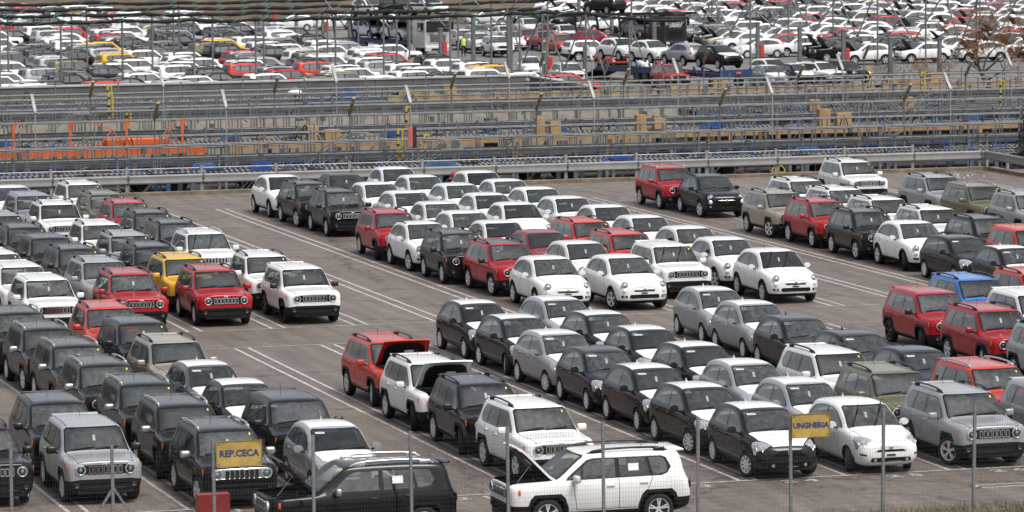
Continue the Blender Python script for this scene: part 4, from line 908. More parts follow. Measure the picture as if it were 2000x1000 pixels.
CARS = [
    ('R',0,-1,15.99,98.19,'dark','k'), ('R',0,0,18.51,97.93,'silver','nm'), ('R',0,0,18.51,102.27,'dark','nm'), ('R',0,1,21.29,96.18,'dark','chg'), ('R',0,1,21.30,100.69,'dark','ch'),
    ('R',0,1,21.26,105.03,'dark','ch'), ('R',0,1,21.06,109.37,'dark','ch'), ('R',0,1,21.16,113.83,'dark','ch'), ('R',0,1,21.13,118.17,'dark','ch'), ('R',0,1,21.14,122.51,'dark','ch'),
    ('P',0,2,24.01,96.55,'silver','f'), ('R',0,2,24.08,100.81,'dark','nm'), ('P',0,2,23.82,105.06,'dark','f'), ('P',0,2,23.82,109.23,'grey','f'), ('R',0,2,23.84,113.81,'tan','k'),
    ('R',0,2,23.92,118.65,'dark','nm'), ('R',0,2,23.86,122.99,'ored','k'), ('R',0,4,29.24,97.57,'white','k'), ('R',0,4,29.22,102.18,'dark','km'), ('R',0,4,29.23,106.86,'white','ko'),
    ('R',0,4,29.45,111.83,'ored','ko'), ('P',0,6,34.56,96.27,'dark','f'), ('P',0,6,34.49,100.44,'dark','f'), ('P',0,6,34.54,104.61,'dark','f'), ('P',0,6,34.53,108.78,'dark',''),
    ('P',0,6,34.60,112.95,'silver','f'), ('P',0,6,34.68,117.12,'dark','f'), ('P',0,6,34.67,121.34,'dark','f'), ('P',0,7,37.11,96.32,'white','fw'), ('P',0,7,37.21,100.49,'silver','f'),
    ('P',0,7,37.23,104.66,'silver','f'), ('P',0,7,37.30,108.83,'dark','f'), ('P',0,7,37.22,113.05,'dark','f'), ('P',0,7,37.26,117.22,'dark','f'), ('P',0,7,37.27,121.54,'silver','f'),
    ('R',0,8,39.86,96.59,'silver','k'), ('R',0,8,39.71,100.93,'olive','k'), ('R',0,8,39.80,105.32,'white','k'), ('R',0,9,42.55,96.65,'silver','nm'), ('R',0,9,42.42,100.99,'ored','c'),
    ('P',0,9,42.45,105.82,'dark',''), ('P',0,9,42.31,109.99,'dark',''), ('P',0,9,42.13,114.16,'dark',''), ('P',0,9,42.30,118.33,'silver','f'), ('P',0,9,42.49,122.50,'silver','f'),
    ('R',0,11,47.75,108.51,'silver','k'), ('R',0,11,47.75,113.33,'red','k'), ('R',0,11,47.91,118.36,'red','nmb'), ('R',0,12,50.59,117.03,'white','f'), ('R',0,12,50.61,121.68,'blue','k'),
    ('R',0,13,53.10,122.61,'ored','k'), ('R',1,2,23.62,131.87,'white','f'), ('R',1,2,23.60,136.33,'white','n'), ('R',1,2,23.63,140.92,'white','k'), ('R',1,3,26.45,132.59,'red','k'),
    ('R',1,3,26.38,136.97,'silver','k'), ('R',1,3,26.43,141.53,'dark','k'), ('R',1,3,26.29,145.87,'dark','n'), ('R',1,3,26.20,150.22,'dark','k'), ('R',1,3,26.32,155.70,'lilac','k'),
    ('R',1,4,29.17,132.77,'red','k'), ('R',1,4,29.11,137.12,'yellow','k'), ('R',1,4,29.02,141.46,'dark','k'), ('R',1,4,29.09,146.02,'silver','k'), ('R',1,4,28.99,150.66,'white','k'),
    ('R',1,4,29.14,159.90,'white','k'), ('R',1,4,28.99,164.33,'lilac','nm'), ('X',1,4,29.02,169.12,'white',''), ('R',1,5,31.94,132.45,'white','nmb'), ('R',1,5,31.81,136.90,'white','k'),
    ('R',1,5,31.73,145.77,'white','cgw'), ('R',1,5,31.62,150.11,'dark','k'), ('R',1,5,31.67,154.65,'dark','k'), ('R',1,5,31.78,159.44,'red','k'), ('R',1,5,31.76,163.78,'olive','k'),
    ('R',1,5,31.87,169.13,'white','k'), ('X',1,8,40.44,133.01,'white',''), ('R',1,8,40.39,138.10,'red','kmr'), ('R',1,8,39.96,142.44,'dark','km'), ('X',1,8,39.99,147.10,'white','k'),
    ('R',1,8,39.95,151.44,'red','k'), ('R',1,8,40.57,161.43,'black','km'), ('R',1,8,40.41,165.77,'dark','km'), ('X',1,8,40.39,170.46,'white',''), ('X',1,9,42.86,132.60,'white',''),
    ('X',1,9,43.05,137.83,'white',''), ('X',1,9,42.99,142.18,'dred',''), ('X',1,9,42.72,146.53,'white',''), ('X',1,9,42.69,150.88,'white',''), ('X',1,9,42.89,155.23,'white',''),
    ('X',1,9,43.11,160.61,'white',''), ('X',1,9,43.08,165.18,'white',''), ('X',1,9,42.99,170.33,'dark',''), ('R',1,10,45.36,135.50,'white','fw'), ('R',1,10,45.37,140.24,'ored','k'),
    ('R',1,10,45.58,145.30,'ored','k'), ('X',1,10,45.54,153.82,'white',''), ('X',1,10,45.75,158.45,'white',''), ('X',1,10,45.99,163.51,'white',''), ('X',1,10,45.73,168.18,'white',''),
    ('X',1,10,45.86,172.83,'white',''), ('X',1,11,48.18,132.86,'white','w'), ('X',1,11,48.09,137.38,'white',''), ('X',1,11,48.33,141.90,'white',''), ('X',1,11,48.25,146.68,'white',''),
    ('X',1,11,48.36,151.46,'white',''), ('X',1,11,48.15,155.81,'white',''), ('X',1,11,48.37,160.45,'white',''), ('X',1,11,48.36,164.81,'white',''), ('X',1,11,48.57,169.50,'white',''),
    ('P',1,14,56.20,131.69,'dark','f'), ('P',1,14,56.08,135.92,'dark',''), ('X',1,14,56.35,140.98,'white',''), ('R',1,14,56.27,145.41,'dark','km'), ('R',1,14,56.37,150.25,'red','k'),
    ('R',1,14,56.27,154.66,'tan','k'), ('X',1,14,56.74,164.08,'dark','k'), ('R',1,14,56.44,168.43,'red','c'), ('R',1,15,58.92,136.72,'ored','nm'), ('R',1,15,59.20,141.20,'dark','km'),
    ('R',1,15,59.00,145.73,'white','k'), ('R',1,15,58.92,150.46,'white','k'), ('R',1,15,59.05,155.29,'white','k'), ('R',1,15,59.18,160.03,'white','k'), ('R',1,17,64.77,150.42,'silver','k'),
    ('R',1,17,64.61,154.76,'olive','c'), ('R',1,17,64.83,159.71,'silver','k'), ('R',1,17,64.67,168.71,'white','k'),
]

ORD = ['front', 'second', 'third', 'fourth', 'fifth', 'sixth', 'seventh', 'eighth', 'ninth', 'tenth', 'eleventh', 'twelfth', 'thirteenth']
LORD = ['first'] + ORD[1:]
lanes_of = {}
for c in CARS: lanes_of.setdefault(c[1], []).append(c[2])
lanes_of = {k: sorted(set(v)) for k, v in lanes_of.items()}
seen = {}
for (t, sec, lane, X, Y, colr, op) in CARS:
    i = seen.get((sec, lane), 0); seen[(sec, lane)] = i + 1
    ln = LORD[lanes_of[sec].index(lane)]
    extra = ' with raised hood' if 'o' in op else ''
    label = '%s %s%s, %s car in the %s lane from left, %s block' % (CNAME[colr], KNAME[t], extra, ORD[i], ln, 'near' if sec == 0 else 'middle')
    col = PAINTS[colr]; jit = random.uniform(.94, 1.05); col = tuple(min(.86, v * jit) for v in col[:3]) + (col[3],)
    film = 'f' in op
    place_car(MODEL[t], (X, Y, 0), R(-90 + random.uniform(-1.5, 1.5)), col, label, 'cars parked nose to tail in the lanes',
              rails=BLACKC if 'k' in op else CHROMEC if 'c' in op else None,
              mirror=BLACKC if 'm' in op else CHROMEC if 'h' in op else (BLACKC if t == 'P' and colr == 'dark' else None),
              hood=WHITE if film else None, roof=WHITE if film else (BLACKC if 'r' in op else None), wipers='up' if 'w' in op else 'down', steer=R(random.gauss(0, 11)),
              chrome='g' in op, rim_black='b' in op, hood_open=50 if 'o' in op else False, skip=tuple(k for k, pr in (('sticker', .5), ('paper_tag', .45), ('dash_paper', .75), ('windscreen_label', .3)) if random.random() < pr))
# two parked across the front by the fence
place_car(SUV, (22.85, 89.7, 0), R(180), PAINTS['black'], 'black boxy SUV with raised hood, parked sideways behind the wire fence', 'cars parked sideways by the fence', rails=CHROMEC, mirror=CHROMEC, hood_open=48)
place_car(SUV, (28.25, 89.8, 0), R(180.5), WHITE, 'white boxy SUV with raised hood, parked sideways behind the wire fence', 'cars parked sideways by the fence', rails=BLACKC, hood_open=48)

for nm_, x_ in (('black', 23.75), ('white', 29.2)):   # paper labels on their rear side windows
    root = [o for o in bpy.data.objects if o.get('label', '').startswith(nm_ + ' boxy SUV with raised hood, parked')][0]
    h_, n2 = SUV.surf((-.72, 3, 1.30), (0, -1, 0)); pb = MB(); pb.box((0, 0, 0), (.24, .006, .16)); new_obj('window_label', pb.mesh('window_label', M_PAPER), root, tuple(h_ + n2 * .006), (R(16), 0, 0))
# ------------------------------------------------------------------ wire fence with its signs
FY = 88.2
fence = thing('wire_fence', 'tall wire mesh fence on grey posts along the near edge of the lot', 'fence', (0, FY, 0))
FX = [25.86 + 2.17 * k for k in range(-8, 9)]
M_POST = mat('painted_post', (.20, .21, .215), .55, .3, .2, 5)
M_WIRE = mat('fence_wire', (.09, .09, .09), .5, .5, .1, 9)
wm = MB(); W0, W1 = .08, 2.30
nx = 35
for i in range(1, nx): wm.bar((2.17 * i / nx, 0, W0), (2.17 * i / nx, 0, W1), .0024)
z = W0
while z <= W1 + .001: wm.bar((0, -.004, z), (2.17, -.004, z), .0026); z += .0995
wire = wm.mesh('wire_panel', M_WIRE)
pm = MB(); pm.box((0, .0, 1.22), (.062, .062, 2.44)); pm.box((0, 0, 2.447), (.07, .07, .012)); pm = pm.mesh('post', M_POST)
for i, x in enumerate(FX):
    new_obj('post', pm, fence, (x, 0, random.uniform(-.02, .02)), (R(random.uniform(-.6, .6)), R(random.uniform(-.5, .5)), 0))
    if i < len(FX) - 1: stuff(new_obj('wire_panel', wire, fence, (x, -.03, 0)))
xb = FX[4]
for s_ in (-1, 1): MB().bar((xb, 0, 1.55), (xb + s_ * .98, .02, .0), .05, .05).obj('brace', M_POST, fence)
M_SIGN = mat('sign_ochre', (.42, .285, .075), .55, 0, .28, 3); M_INK = mat('sign_ink', (.035, .045, .14), .6); M_FRAME = mat('sign_frame', (.28, .18, .05), .6, .2)
def sign(x, w, h, zt, txt, label, size):
    s = thing('yellow_sign', label, 'sign', (x + w / 2, FY - .05, zt - h / 2), R(.5))
    b = MB(); b.bbox((0, 0, 0), (w, .022, h), .006); b.obj('board', M_SIGN, s)
    f = MB()
    for a, c in (((-w / 2, -h / 2), (w / 2, -h / 2)), ((-w / 2, h / 2), (w / 2, h / 2)), ((-w / 2, -h / 2), (-w / 2, h / 2)), ((w / 2, -h / 2), (w / 2, h / 2))): f.bar((a[0], -.012, a[1]), (c[0], -.012, c[1]), .02, .018)
    f.obj('frame', M_FRAME, s)
    for bx in (-w / 2 + .05, w / 2 - .05):
        for bz in (-h / 2 + .05, h / 2 - .05): MB().lathe([(.014, 0), (.014, .008), (0, .012)], 8, 'Z').obj('bolt', M_GALVD, s, (bx, -.012, bz), (R(90), 0, 0))
    new_obj('lettering', text_mesh(txt, size, .002, M_INK, name='lettering', bold=.007), s, (0, -.0145, 0), (R(90), 0, 0))
sign(FX[5] + .045, .985, .535, 2.42, 'REP.CECA', 'yellow sign board reading REP.CECA fixed to a fence post', .195)
sign(FX[11] + .0, .885, .52, 2.42, 'UNGHERIA', 'yellow sign board reading UNGHERIA fixed to a fence post', .168)
# red cabinet
M_CAB = mat('cabinet_red', (.30, .028, .022), .5, 0, .2, 4)
cb = thing('hose_cabinet', 'dark red metal hydrant cabinet behind the fence below the REP.CECA sign', 'cabinet', (FX[5] + .1, FY + .62, 0))
b = MB(); b.bbox((0, 0, .67), (.70, .30, 1.10), .01); b.obj('casing', M_CAB, cb); b = MB(); b.box((0, -.156, .67), (.62, .012, 1.0)); b.obj('door', M_CAB, cb); b = MB(); b.box((.24, -.168, .75), (.03, .02, .1)); b.obj('handle', M_GALV, cb)
b = MB(); b.box((-.25, 0, .06), (.06, .2, .12)); b.obj('foot', M_CAB, cb); b = MB(); b.box((.25, 0, .06), (.06, .2, .12)); b.obj('foot', M_CAB, cb)
# grassy verge below the fence
def verge():
    b = MB(); nx, ny = 60, 8
    for i in range(nx + 1):
        for j in range(ny + 1):
            x = -12 + 90 * i / nx; y = 70 + (FY - .25 - 70) * j / ny; hgt = -.02 + .30 * max(0, min(1, (x - 24) / 10)) * (1 if j < ny else .3) + random.uniform(-.03, .03)
            b.v.append((x, y, hgt - .05 * (ny - j) + (.0)))
    for i in range(nx):
        for j in range(ny): a = i * (ny + 1) + j; b.f.append((a, a + ny + 1, a + ny + 2, a + 1)); b.m.append(0)
    return structure(b.obj('verge', M_EARTH))
verge()
gb = MB(); rg = random.Random(3)
for i in range(5200):
    x = rg.uniform(26, 48); y = FY - .3 - abs(rg.gauss(0, .7)); h = rg.uniform(.06, .26); a = rg.uniform(0, 6.28); w = .008
    z0 = .16 * max(0, min(1, (x - 24) / 10)); lean = rg.uniform(-.12, .12); dx, dy = math.cos(a) * w, math.sin(a) * w
    gb.add([(x - dx, y - dy, z0), (x + dx, y + dy, z0), (x + lean, y + lean * .5, z0 + h)], [(0, 1, 2)], rg.randint(0, 1))
g = stuff(gb.obj('dry_grass', [mat('dry_grass', (.22, .17, .08), .9, 0, .3, 2), mat('green_grass', (.09, .10, .035), .9, 0, .3, 2)])); tag(g, 'dry brown grass on the verge below the fence', 'grass')
# small things at the kerb
hy = thing('fire_hydrant', 'red fire hydrant standing by the guard rail behind white crossovers', 'hydrant', (50.75, KY - .35, 0))
b = MB(); b.lathe([(.11, 0), (.11, .05), (.085, .08), (.085, .48), (.12, .50), (.12, .56), (.10, .62), (.06, .68), (.03, .72), (0, .73)], 14, 'Z'); b.obj('barrel', M_CAB, hy, smooth=45)
for s_ in (-1, 1): MB().lathe([(.05, 0), (.05, .12), (.065, .13), (.065, .16), (0, .165)], 10, 'X').obj('outlet', M_CAB, hy, (s_ * .05, 0, .38), (0, 0, 0 if s_ > 0 else math.pi), smooth=45)
lb = MB(); rl = random.Random(5)
for i in range(40):
    c = Vector((73.3 + rl.gauss(0, .5), 178.3 + rl.gauss(0, .8), .03)); s_ = rl.uniform(.04, .13)
    lb.add([c + Vector((rl.uniform(-1, 1), rl.uniform(-1, 1), rl.uniform(0, 1))) * s_ for _ in range(5)], [(0, 1, 2), (1, 2, 3), (2, 3, 4), (0, 3, 4), (0, 1, 4)])
lo = stuff(lb.obj('litter', mat('scrap_plastic', (.6, .62, .62), .5, 0, .3, 9))); tag(lo, 'scraps of pale plastic litter lying by the corner of the kerb', 'litter')

# ------------------------------------------------------------------ rail yard: wagons, loading walkways, lamps, wall
M_BALLAST = mat('track_ballast', (.05, .044, .04), .95, 0, .5, 3, .5)
structure(MB().add([(-40, KY + .66, YZ), (160, KY + .66, YZ), (160, 262.5, YZ), (-40, 262.5, YZ)], [(0, 1, 2, 3)]).obj('track_bed', M_BALLAST))
M_WBLUE = mat('wagon_blue', (.035, .085, .20), .55, 0, .3, 2); M_WBRIGHT = mat('wagon_bright_blue', (.015, .06, .24), .5, 0, .2, 2); M_WGREY = mat('wagon_grey_blue', (.075, .10, .14), .6, 0, .25, 2)
M_WORANGE = mat('wagon_orange', (.60, .115, .025), .5, 0, .15, 2); M_WOCHRE = mat('wagon_ochre', (.36, .22, .09), .6, 0, .2, 2); M_WCREAM = mat('wagon_cream', (.34, .31, .26), .7, 0, .2, 1.5)
M_RUST = mat('rusty_iron', (.10, .045, .025), .85, .2, .5, 5); M_SLAT = mat('deck_slat', (.20, .195, .18), .7, .2, .35, 4); M_DARKIRON = mat('dark_iron', (.03, .03, .033), .7, .3, .3, 4)
M_BEAM = mat('deck_beam_steel', (.095, .098, .10), .6, .3, .3, 3)
M_YELLOW = mat('safety_yellow', (.46, .35, .04), .5, 0, .15, 6)
wheelset = MB()
for s_ in (-1, 1): wheelset.lathe([(.0, -.06), (.42, -.06), (.46, -.04), (.42, .0), (.40, .06), (0, .06)], 14, 'Y', (0, s_ * .72, .46))
wheelset.tube([(0, -.8, .46), (0, .8, .46)], .07, 8)
WHEELSET = wheelset.mesh('wheelset', M_DARKIRON, 45)
_sl = {}
def slats(L, w):
    k = (round(L, 1), w)
    if k not in _sl:
        b = MB(); x = .1
        while x < L - .1:
            for y in (-w * .28, w * .28): b.add([(x - .16, y - w * .2, 0), (x - .05, y - w * .2, 0), (x + .16, y + w * .2, 0), (x + .05, y + w * .2, 0)], [(0, 1, 2, 3)])
            x += .25
        _sl[k] = b.mesh('deck_slats', M_SLAT)
    return _sl[k]
def wagon(x0, L, Y, zd, m, m2, label, stanch=2.9, low=True, sill=.22, boxes=(), extra=None, side=None):
    """two-level open car-carrying wagon lying along X; zd = height of the upper deck"""
    w = 2.7; t = thing('car_wagon', label, 'rail wagon', (x0, Y, YZ), 0, 'car-carrying wagons in the rail yard'); z = zd - YZ
    for s_ in (-1, 1): MB().bar((0, s_ * w / 2, z - sill / 2 - .02), (L, s_ * w / 2, z - sill / 2 - .02), .10, sill).obj('side_sill', m, t)
    b = MB(); b.box((L / 2, 0, z - .12), (L, .9, .16)); b.obj('centre_beam', M_DARKIRON, t)
    stuff(new_obj('deck_slats', slats(L, w), t, (0, 0, z + .01)))
    if low:
        for s_ in (-1, 1): MB().bar((0, s_ * w / 2, .98), (L, s_ * w / 2, .98), .10, .34).obj('lower_sill', m2, t)
        MB().box((L / 2, 0, 1.0), (L, w - .12, .10)).obj('lower_deck', M_DARKIRON, t)
    x = .5
    while x < L:
        for s_ in (-1, 1):
            b = MB(); b.box((x, s_ * (w / 2 + .002), (z + .8) / 2 - .05), (.20, .14, z - .9)); b.obj('pillar', m, t)
        x += 5.6
    x = .3
    while stanch and x < L:
        for s_ in (-1, 1): MB().tube([(x, s_ * w / 2, z - .1), (x, s_ * w / 2, z + .62)], .028, 6).obj('stanchion', M_WBLUE, t)
        x += stanch
    for xb in (2.2, L - 2.2):
        for dx in (-.9, .9): new_obj('wheelset', WHEELSET, t, (xb + dx, 0, .0))
        MB().bbox((xb, 0, .62), (2.9, 2.1, .24), .05).obj('bogie_frame', M_DARKIRON, t)
    for bx, bw, bh, bm, by in boxes:
        q = MB(); q.box((bx, by, z + bh / 2 + .02), (bw, .5, bh), None, 0, (.62 if bm in (M_WBRIGHT, M_WBLUE) else 1, .9)); q.box((bx, by - .22, z + bh * .5), (bw * .5, .06, bh * .6)); q.obj('end_box', bm, t)
    rc = random.Random(int(x0 * 10 + Y))
    for s_ in (-1, 1): MB().tube([(.3, s_ * w / 2, z + .58), (L - .3, s_ * w / 2, z + .58)], .018, 5).obj('side_wire', M_DARKIRON, t)
    for k in range(int(L / 1.6)):  # loose bars added as deck clutter; dark ones stand in for shadow lines
        xx = rc.uniform(.4, L - .6); m_ = rc.choice([M_DARKIRON, M_RUST, M_RAIL, M_DARKIRON, M_WBLUE]); hh = rc.uniform(.12, .5); yy = rc.uniform(-1.1, 1.0)
        q = MB(); q.bar((xx, yy, z + .03), (xx + rc.uniform(-.5, .5), yy + rc.uniform(-.2, .2), z + hh), .05, .05); q.bar((xx - .3, yy, z + .06), (xx + .4, yy, z + .06), .08, .08); q.obj('clutter_bar', m_, t)
    if side: MB().box((L / 2, -w / 2 - .06, 1.25), (L - .3, .06, side)).obj('side_panel', M_WCREAM, t)
    return t
# row right behind the crash barrier
wagon(20.0, 13.5, 187.2, .50, M_WBLUE, M_WORANGE, 'blue car wagon at far left directly behind the crash barrier', boxes=((8, .8, .5, M_WBRIGHT, 0),))
wagon(33.9, 11.0, 187.2, .50, M_WGREY, M_WORANGE, 'grey-blue car wagon with orange lower frame behind the crash barrier, left', boxes=((9.6, 1.0, .45, M_WBRIGHT, .3),))
wagon(45.3, 11.6, 187.2, .46, M_WGREY, M_WBRIGHT, 'grey-blue car wagon with a bright blue lower frame behind the white crossovers', boxes=((6.5, 1.6, .22, M_WBLUE, 0),))
wagon(57.3, 13.4, 187.2, .46, M_WGREY, M_WBLUE, 'grey-blue car wagon behind the barrier, beyond the red and charcoal pair', boxes=((3, 1.5, .25, M_WBRIGHT, 0),))
wr = wagon(71.1, 15, 187.2, .38, M_WGREY, M_WBRIGHT, 'car wagon with blue lower frame and orange end plate, behind the barrier at right')
op = MB(); op.bbox((0, 0, 0), (2.2, .05, .32), .01); opo = op.obj('end_plate', M_WORANGE, wr, (2.1, -1.45, 1.55)); new_obj('lettering', text_mesh('SITFA', .34, .002, M_DARKIRON, name='lettering', bold=.008), opo, (.1, -.027, 0), (R(90), 0, 0))
yw = thing('brake_wheel', 'yellow hand brake wheel of a wagon seen below the crash barrier', 'hand wheel', (67.15, 184.6, -.05)); b = MB(); b.tube([(.32 * math.cos(t), 0, .32 * math.sin(t)) for t in [2 * math.pi * i / 18 for i in range(19)]], .035, 6)
b.bar((-.3, 0, 0), (.3, 0, 0), .05); b.bar((0, 0, -.3), (0, 0, .3), .05); b.tube([(0, 0, 0), (0, 1.1, 0)], .03, 6); b.obj('wheel', M_YELLOW, yw)
for i, (x0, L, m, m2, lb) in enumerate(((24, 15, M_WBLUE, M_WBLUE, 'dark blue car wagon on the second track at far left'), (39.5, 14.5, M_WBLUE, M_WBRIGHT, 'dark blue car wagon on the second track with pale slatted deck'), (54.5, 14, M_WGREY, M_WBLUE, 'grey-blue car wagon on the second track near the picture centre'), (69, 18, M_WGREY, M_WBLUE, 'grey-blue car wagon on the second track at right'))):
    wagon(x0, L, 192.5, .22, m, m2, lb, boxes=((2.5, 1.3, .3, M_WBLUE, 0),) if i in (1, 3) else ())
# third and fourth tracks: orange, ochre and blue wagons
wo = wagon(27.5, 17.8, 208.4, .35, M_WORANGE, M_WORANGE, 'orange car wagon with orange uprights between the walkways at left', stanch=0, sill=.36)
for x in (2.0, 5.6, 8.2, 11.0, 13.8, 16.6):
    b = MB(); b.box((x, -1.25, 3.0), (.12, .10, 1.35)); b.box((x + .12, -1.25, 3.55), (.05, .08, .3)); b.obj('upright', M_WORANGE, wo)
for x in (12.5, 15.3):
    b = MB(); b.bar((x, -1.2, 2.5), (x + .6, -1.2, 3.2), .06); b.bar((x + .6, -1.2, 3.2), (x + 1.1, -1.2, 2.6), .06); b.bar((x + .6, -1.2, 3.2), (x - .5 + (1.6 if x > 13 else 0), -1.2, 3.6), .05)
    b.obj('ramp_linkage', M_WORANGE, wo)
MB().bbox((14.5, 0, 2.55), (3.2, 1.6, .35), .05).obj('ramp_housing', M_WORANGE, wo)
def ochre_boxes(xs): return tuple((x, w_, h_, M_WOCHRE, d_) for x, w_, h_, d_ in xs)
wagon(46.4, 14.2, 208.4, .32, M_WOCHRE, M_WGREY, 'ochre car wagon between the walkways, left of centre', boxes=ochre_boxes(((4.6, .55, .72, 0), (5.7, .8, .5, .3))))
wagon(61.0, 13.2, 208.4, .32, M_WOCHRE, M_WGREY, 'ochre car wagon with upright ochre boxes at picture centre', boxes=ochre_boxes(((1.9, .45, .82, 0), (2.8, .55, .6, .3), (7.3, .5, .85, 0), (8.4, .6, .62, .3))))
wagon(74.8, 17, 208.4, .32, M_WOCHRE, M_WGREY, 'ochre car wagon with two upright boxes at right', boxes=ochre_boxes(((3.5, .6, .9, 0), (4.7, .8, .65, .3))))
for x0, L, m, lb in ((33, 20, M_WBLUE, 'blue car wagon behind the orange one'), (53.5, 17, M_WGREY, 'grey car wagon behind the ochre ones near the centre'), (71, 23, M_WBRIGHT, 'bright blue car wagon on the far side at right')):
    wagon(x0, L, 213.4, .05, m, m, lb, boxes=((3.0, 1.4, .34, M_WBRIGHT, 0), (L - 5, 1.1, .3, M_WBLUE, .3)))
# cream-sided wagons
for i, (x0, L, m, lb) in enumerate(((30, 18, M_WGREY, 'cream-sided wagon behind the second walkway pair at far left'), (48.5, 17, M_WGREY, 'cream-sided wagon behind the second walkway pair, left of centre'), (66, 9.5, M_WGREY, 'cream-sided wagon behind the second walkway pair at centre'), (82, 26, M_WGREY, 'grey wagon behind the second walkway pair at right'))):
    wagon(x0, L, 228.6, -.15, m, m, lb, stanch=0, side=1.7 if i < 3 else None, boxes=ochre_boxes(((3.3, .6, .6, 0), (9, .6, .6, 0))) if i == 3 else ())
for i, (x0, L, lb) in enumerate(((36, 20, 'cream-sided wagon on the track before the far walkways, left'), (56.5, 22, 'cream-sided wagon on the track before the far walkways, centre'), (79.5, 24, 'grey wagon on the track before the far walkways, right'))):
    wagon(x0, L, 233.6, -.25, M_WGREY, M_WGREY, lb, stanch=0, side=1.6 if i < 2 else None)
for i, (x0, L, m, lb) in enumerate(((40, 20, M_WGREY, 'grey wagon with slatted deck before the concrete wall at left'), (60.5, 4.8, M_WBLUE, 'short blue wagon before the concrete wall'), (65.7, 17, M_WOCHRE, 'ochre wagon with stacked beams before the concrete wall'), (83, 14, M_WOCHRE, 'ochre wagon in the far row right of the wall end'), (97.4, 16, M_WOCHRE, 'ochre wagon in the far row at right edge'))):
    wagon(x0, L, 250.5, -.05, m, m, lb, stanch=0, boxes=ochre_boxes(((4.2, .8, .6, 0), (2.2, 2.2, .25, .4))) if m is M_WOCHRE else ((3, 1.2, .5, M_WBLUE, 0),) if m is M_WBLUE else ())

# loading walkways with handrails
def walkway(Y, x0, x1, label, zd=-.1, deckw=.8):
    t = thing('loading_walkway', label, 'walkway', (0, Y, 0), 0, 'steel loading walkways in the rail yard')
    MB().box(((x0 + x1) / 2, 0, zd - .03), (x1 - x0, deckw, .05)).obj('grating', M_GALVD, t)
    for s_ in (-1, 1):
        y = s_ * deckw / 2
        MB().bar((x0, y, zd - .13), (x1, y, zd - .13), .07, .24).obj('deck_beam', M_BEAM, t)
        for zr in (1.02, .46): MB().tube([(x0, y, zr), (x1, y, zr)], .032, 6).obj('rail', M_RAIL, t)
    post = MB(); post.tube([(0, 0, zd - .2), (0, 0, 1.02)], .032, 6); post = post.mesh('rail_post', M_RAIL)
    colm = MB(); colm.box((0, 0, (YZ + zd) / 2), (.15, .15, zd - YZ)); colm.box((0, 0, zd + .35), (.11, .11, .7)); colm = colm.mesh('column', M_RAIL)
    jbox = MB(); jbox.bbox((0, 0, 0), (.24, .12, .3), .02); jbox = jbox.mesh('junction_box', M_BEAM); tall = MB(); tall.tube([(0, 0, YZ), (0, 0, random.uniform(1.25, 1.7))], .04, 6); tall = tall.mesh('tall_post', M_RAIL)
    MB().tube([(x0, -deckw / 2 - .05, zd - .34), (x1, -deckw / 2 - .05, zd - .34)], .05, 6).obj('cable_conduit', M_BLACK, t)
    brace = MB(); brace.bar((0, 0, YZ + .1), (1.6, 0, zd - .2), .05); brace = brace.mesh('brace', M_GALVD)
    x = x0 + random.uniform(.2, 1.2); i = 0
    while x < x1:
        if i % 5 == 2: new_obj('junction_box', jbox, t, (x + .3, -deckw / 2 - .1, random.uniform(.1, .5)))
        if i % 3 == 0: new_obj('tall_post', tall, t, (x + .5, deckw / 2 + .04, 0))
        if i % 4 == 1: new_obj('brace', brace, t, (x, -deckw / 2, 0))
        for s_ in (-1, 1): new_obj('rail_post', post, t, (x + (0.35 if s_ > 0 else 0), s_ * deckw / 2, 0))
        if i % 4 == 0: new_obj('column', colm, t, (x + .7, -deckw / 2 - .06, 0))
        x += 1.22; i += 1
    return t
ROWS = [(197.8, 18, 88, 'nearest galvanised loading walkway beyond the second track'), (204.6, 20, 91, 'second loading walkway, in front of the orange and ochre wagons'), (217.0, 22, 97, 'third loading walkway, behind the ochre wagons'), (225.0, 22, 100, 'fourth loading walkway, before the cream-sided wagons'), (237.0, 24, 106, 'fifth loading walkway, behind the cream-sided wagons'), (241.6, 25, 110, 'farthest loading walkway, before the concrete wall')]
for r in ROWS: walkway(*r)
# stairs up to the walkways, with yellow gates
def stair(x, Y, label, run=2.9, d=-1):
    t = thing('access_stair', label, 'stairs', (x, Y, YZ), 0, 'stairs up to the walkways')
    for s_ in (-.38, .38):
        MB().bar((d * run, s_, .1), (0, s_, 1.9), .04, .2).obj('stringer', M_RAIL, t)
        MB().tube([(d * run, s_, 1.15), (0, s_, 2.98), (.9, s_, 2.98)], .028, 6).obj('handrail', M_RAIL, t)
        MB().tube([(d * run, s_, .65), (0, s_, 2.45)], .022, 6).obj('mid_rail', M_RAIL, t)
        for k in (0.0, .5, 1.0): MB().tube([(d * run * k, s_, 1.9 * (1 - k) + .1), (d * run * k, s_, 1.9 * (1 - k) + 1.1)], .024, 6).obj('rail_post', M_RAIL, t)
    for k in range(9): MB().box((d * run * (k + .5) / 9, 0, 1.9 - 1.8 * (k + .5) / 9), (.26, .74, .03)).obj('tread', M_GALVD, t)
def gate(x, Y, z, label, h=1.5):
    t = thing('safety_gate', label, 'gate post', (x, Y, z), 0, 'yellow safety gates on the walkways')
    b = MB(); b.box((0, 0, h / 2), (.10, .10, h)); b.box((.22, 0, h / 2), (.08, .08, h * .95)); b.obj('post', M_YELLOW, t)
    b = MB()
    for k in range(3): b.box((0, 0, .25 + k * .45), (.108, .108, .12))
    b.obj('black_band', M_BLACK, t); b = MB(); b.box((.11, 0, h - .05), (.3, .06, .08)); b.obj('cap_bar', M_YELLOW, t)
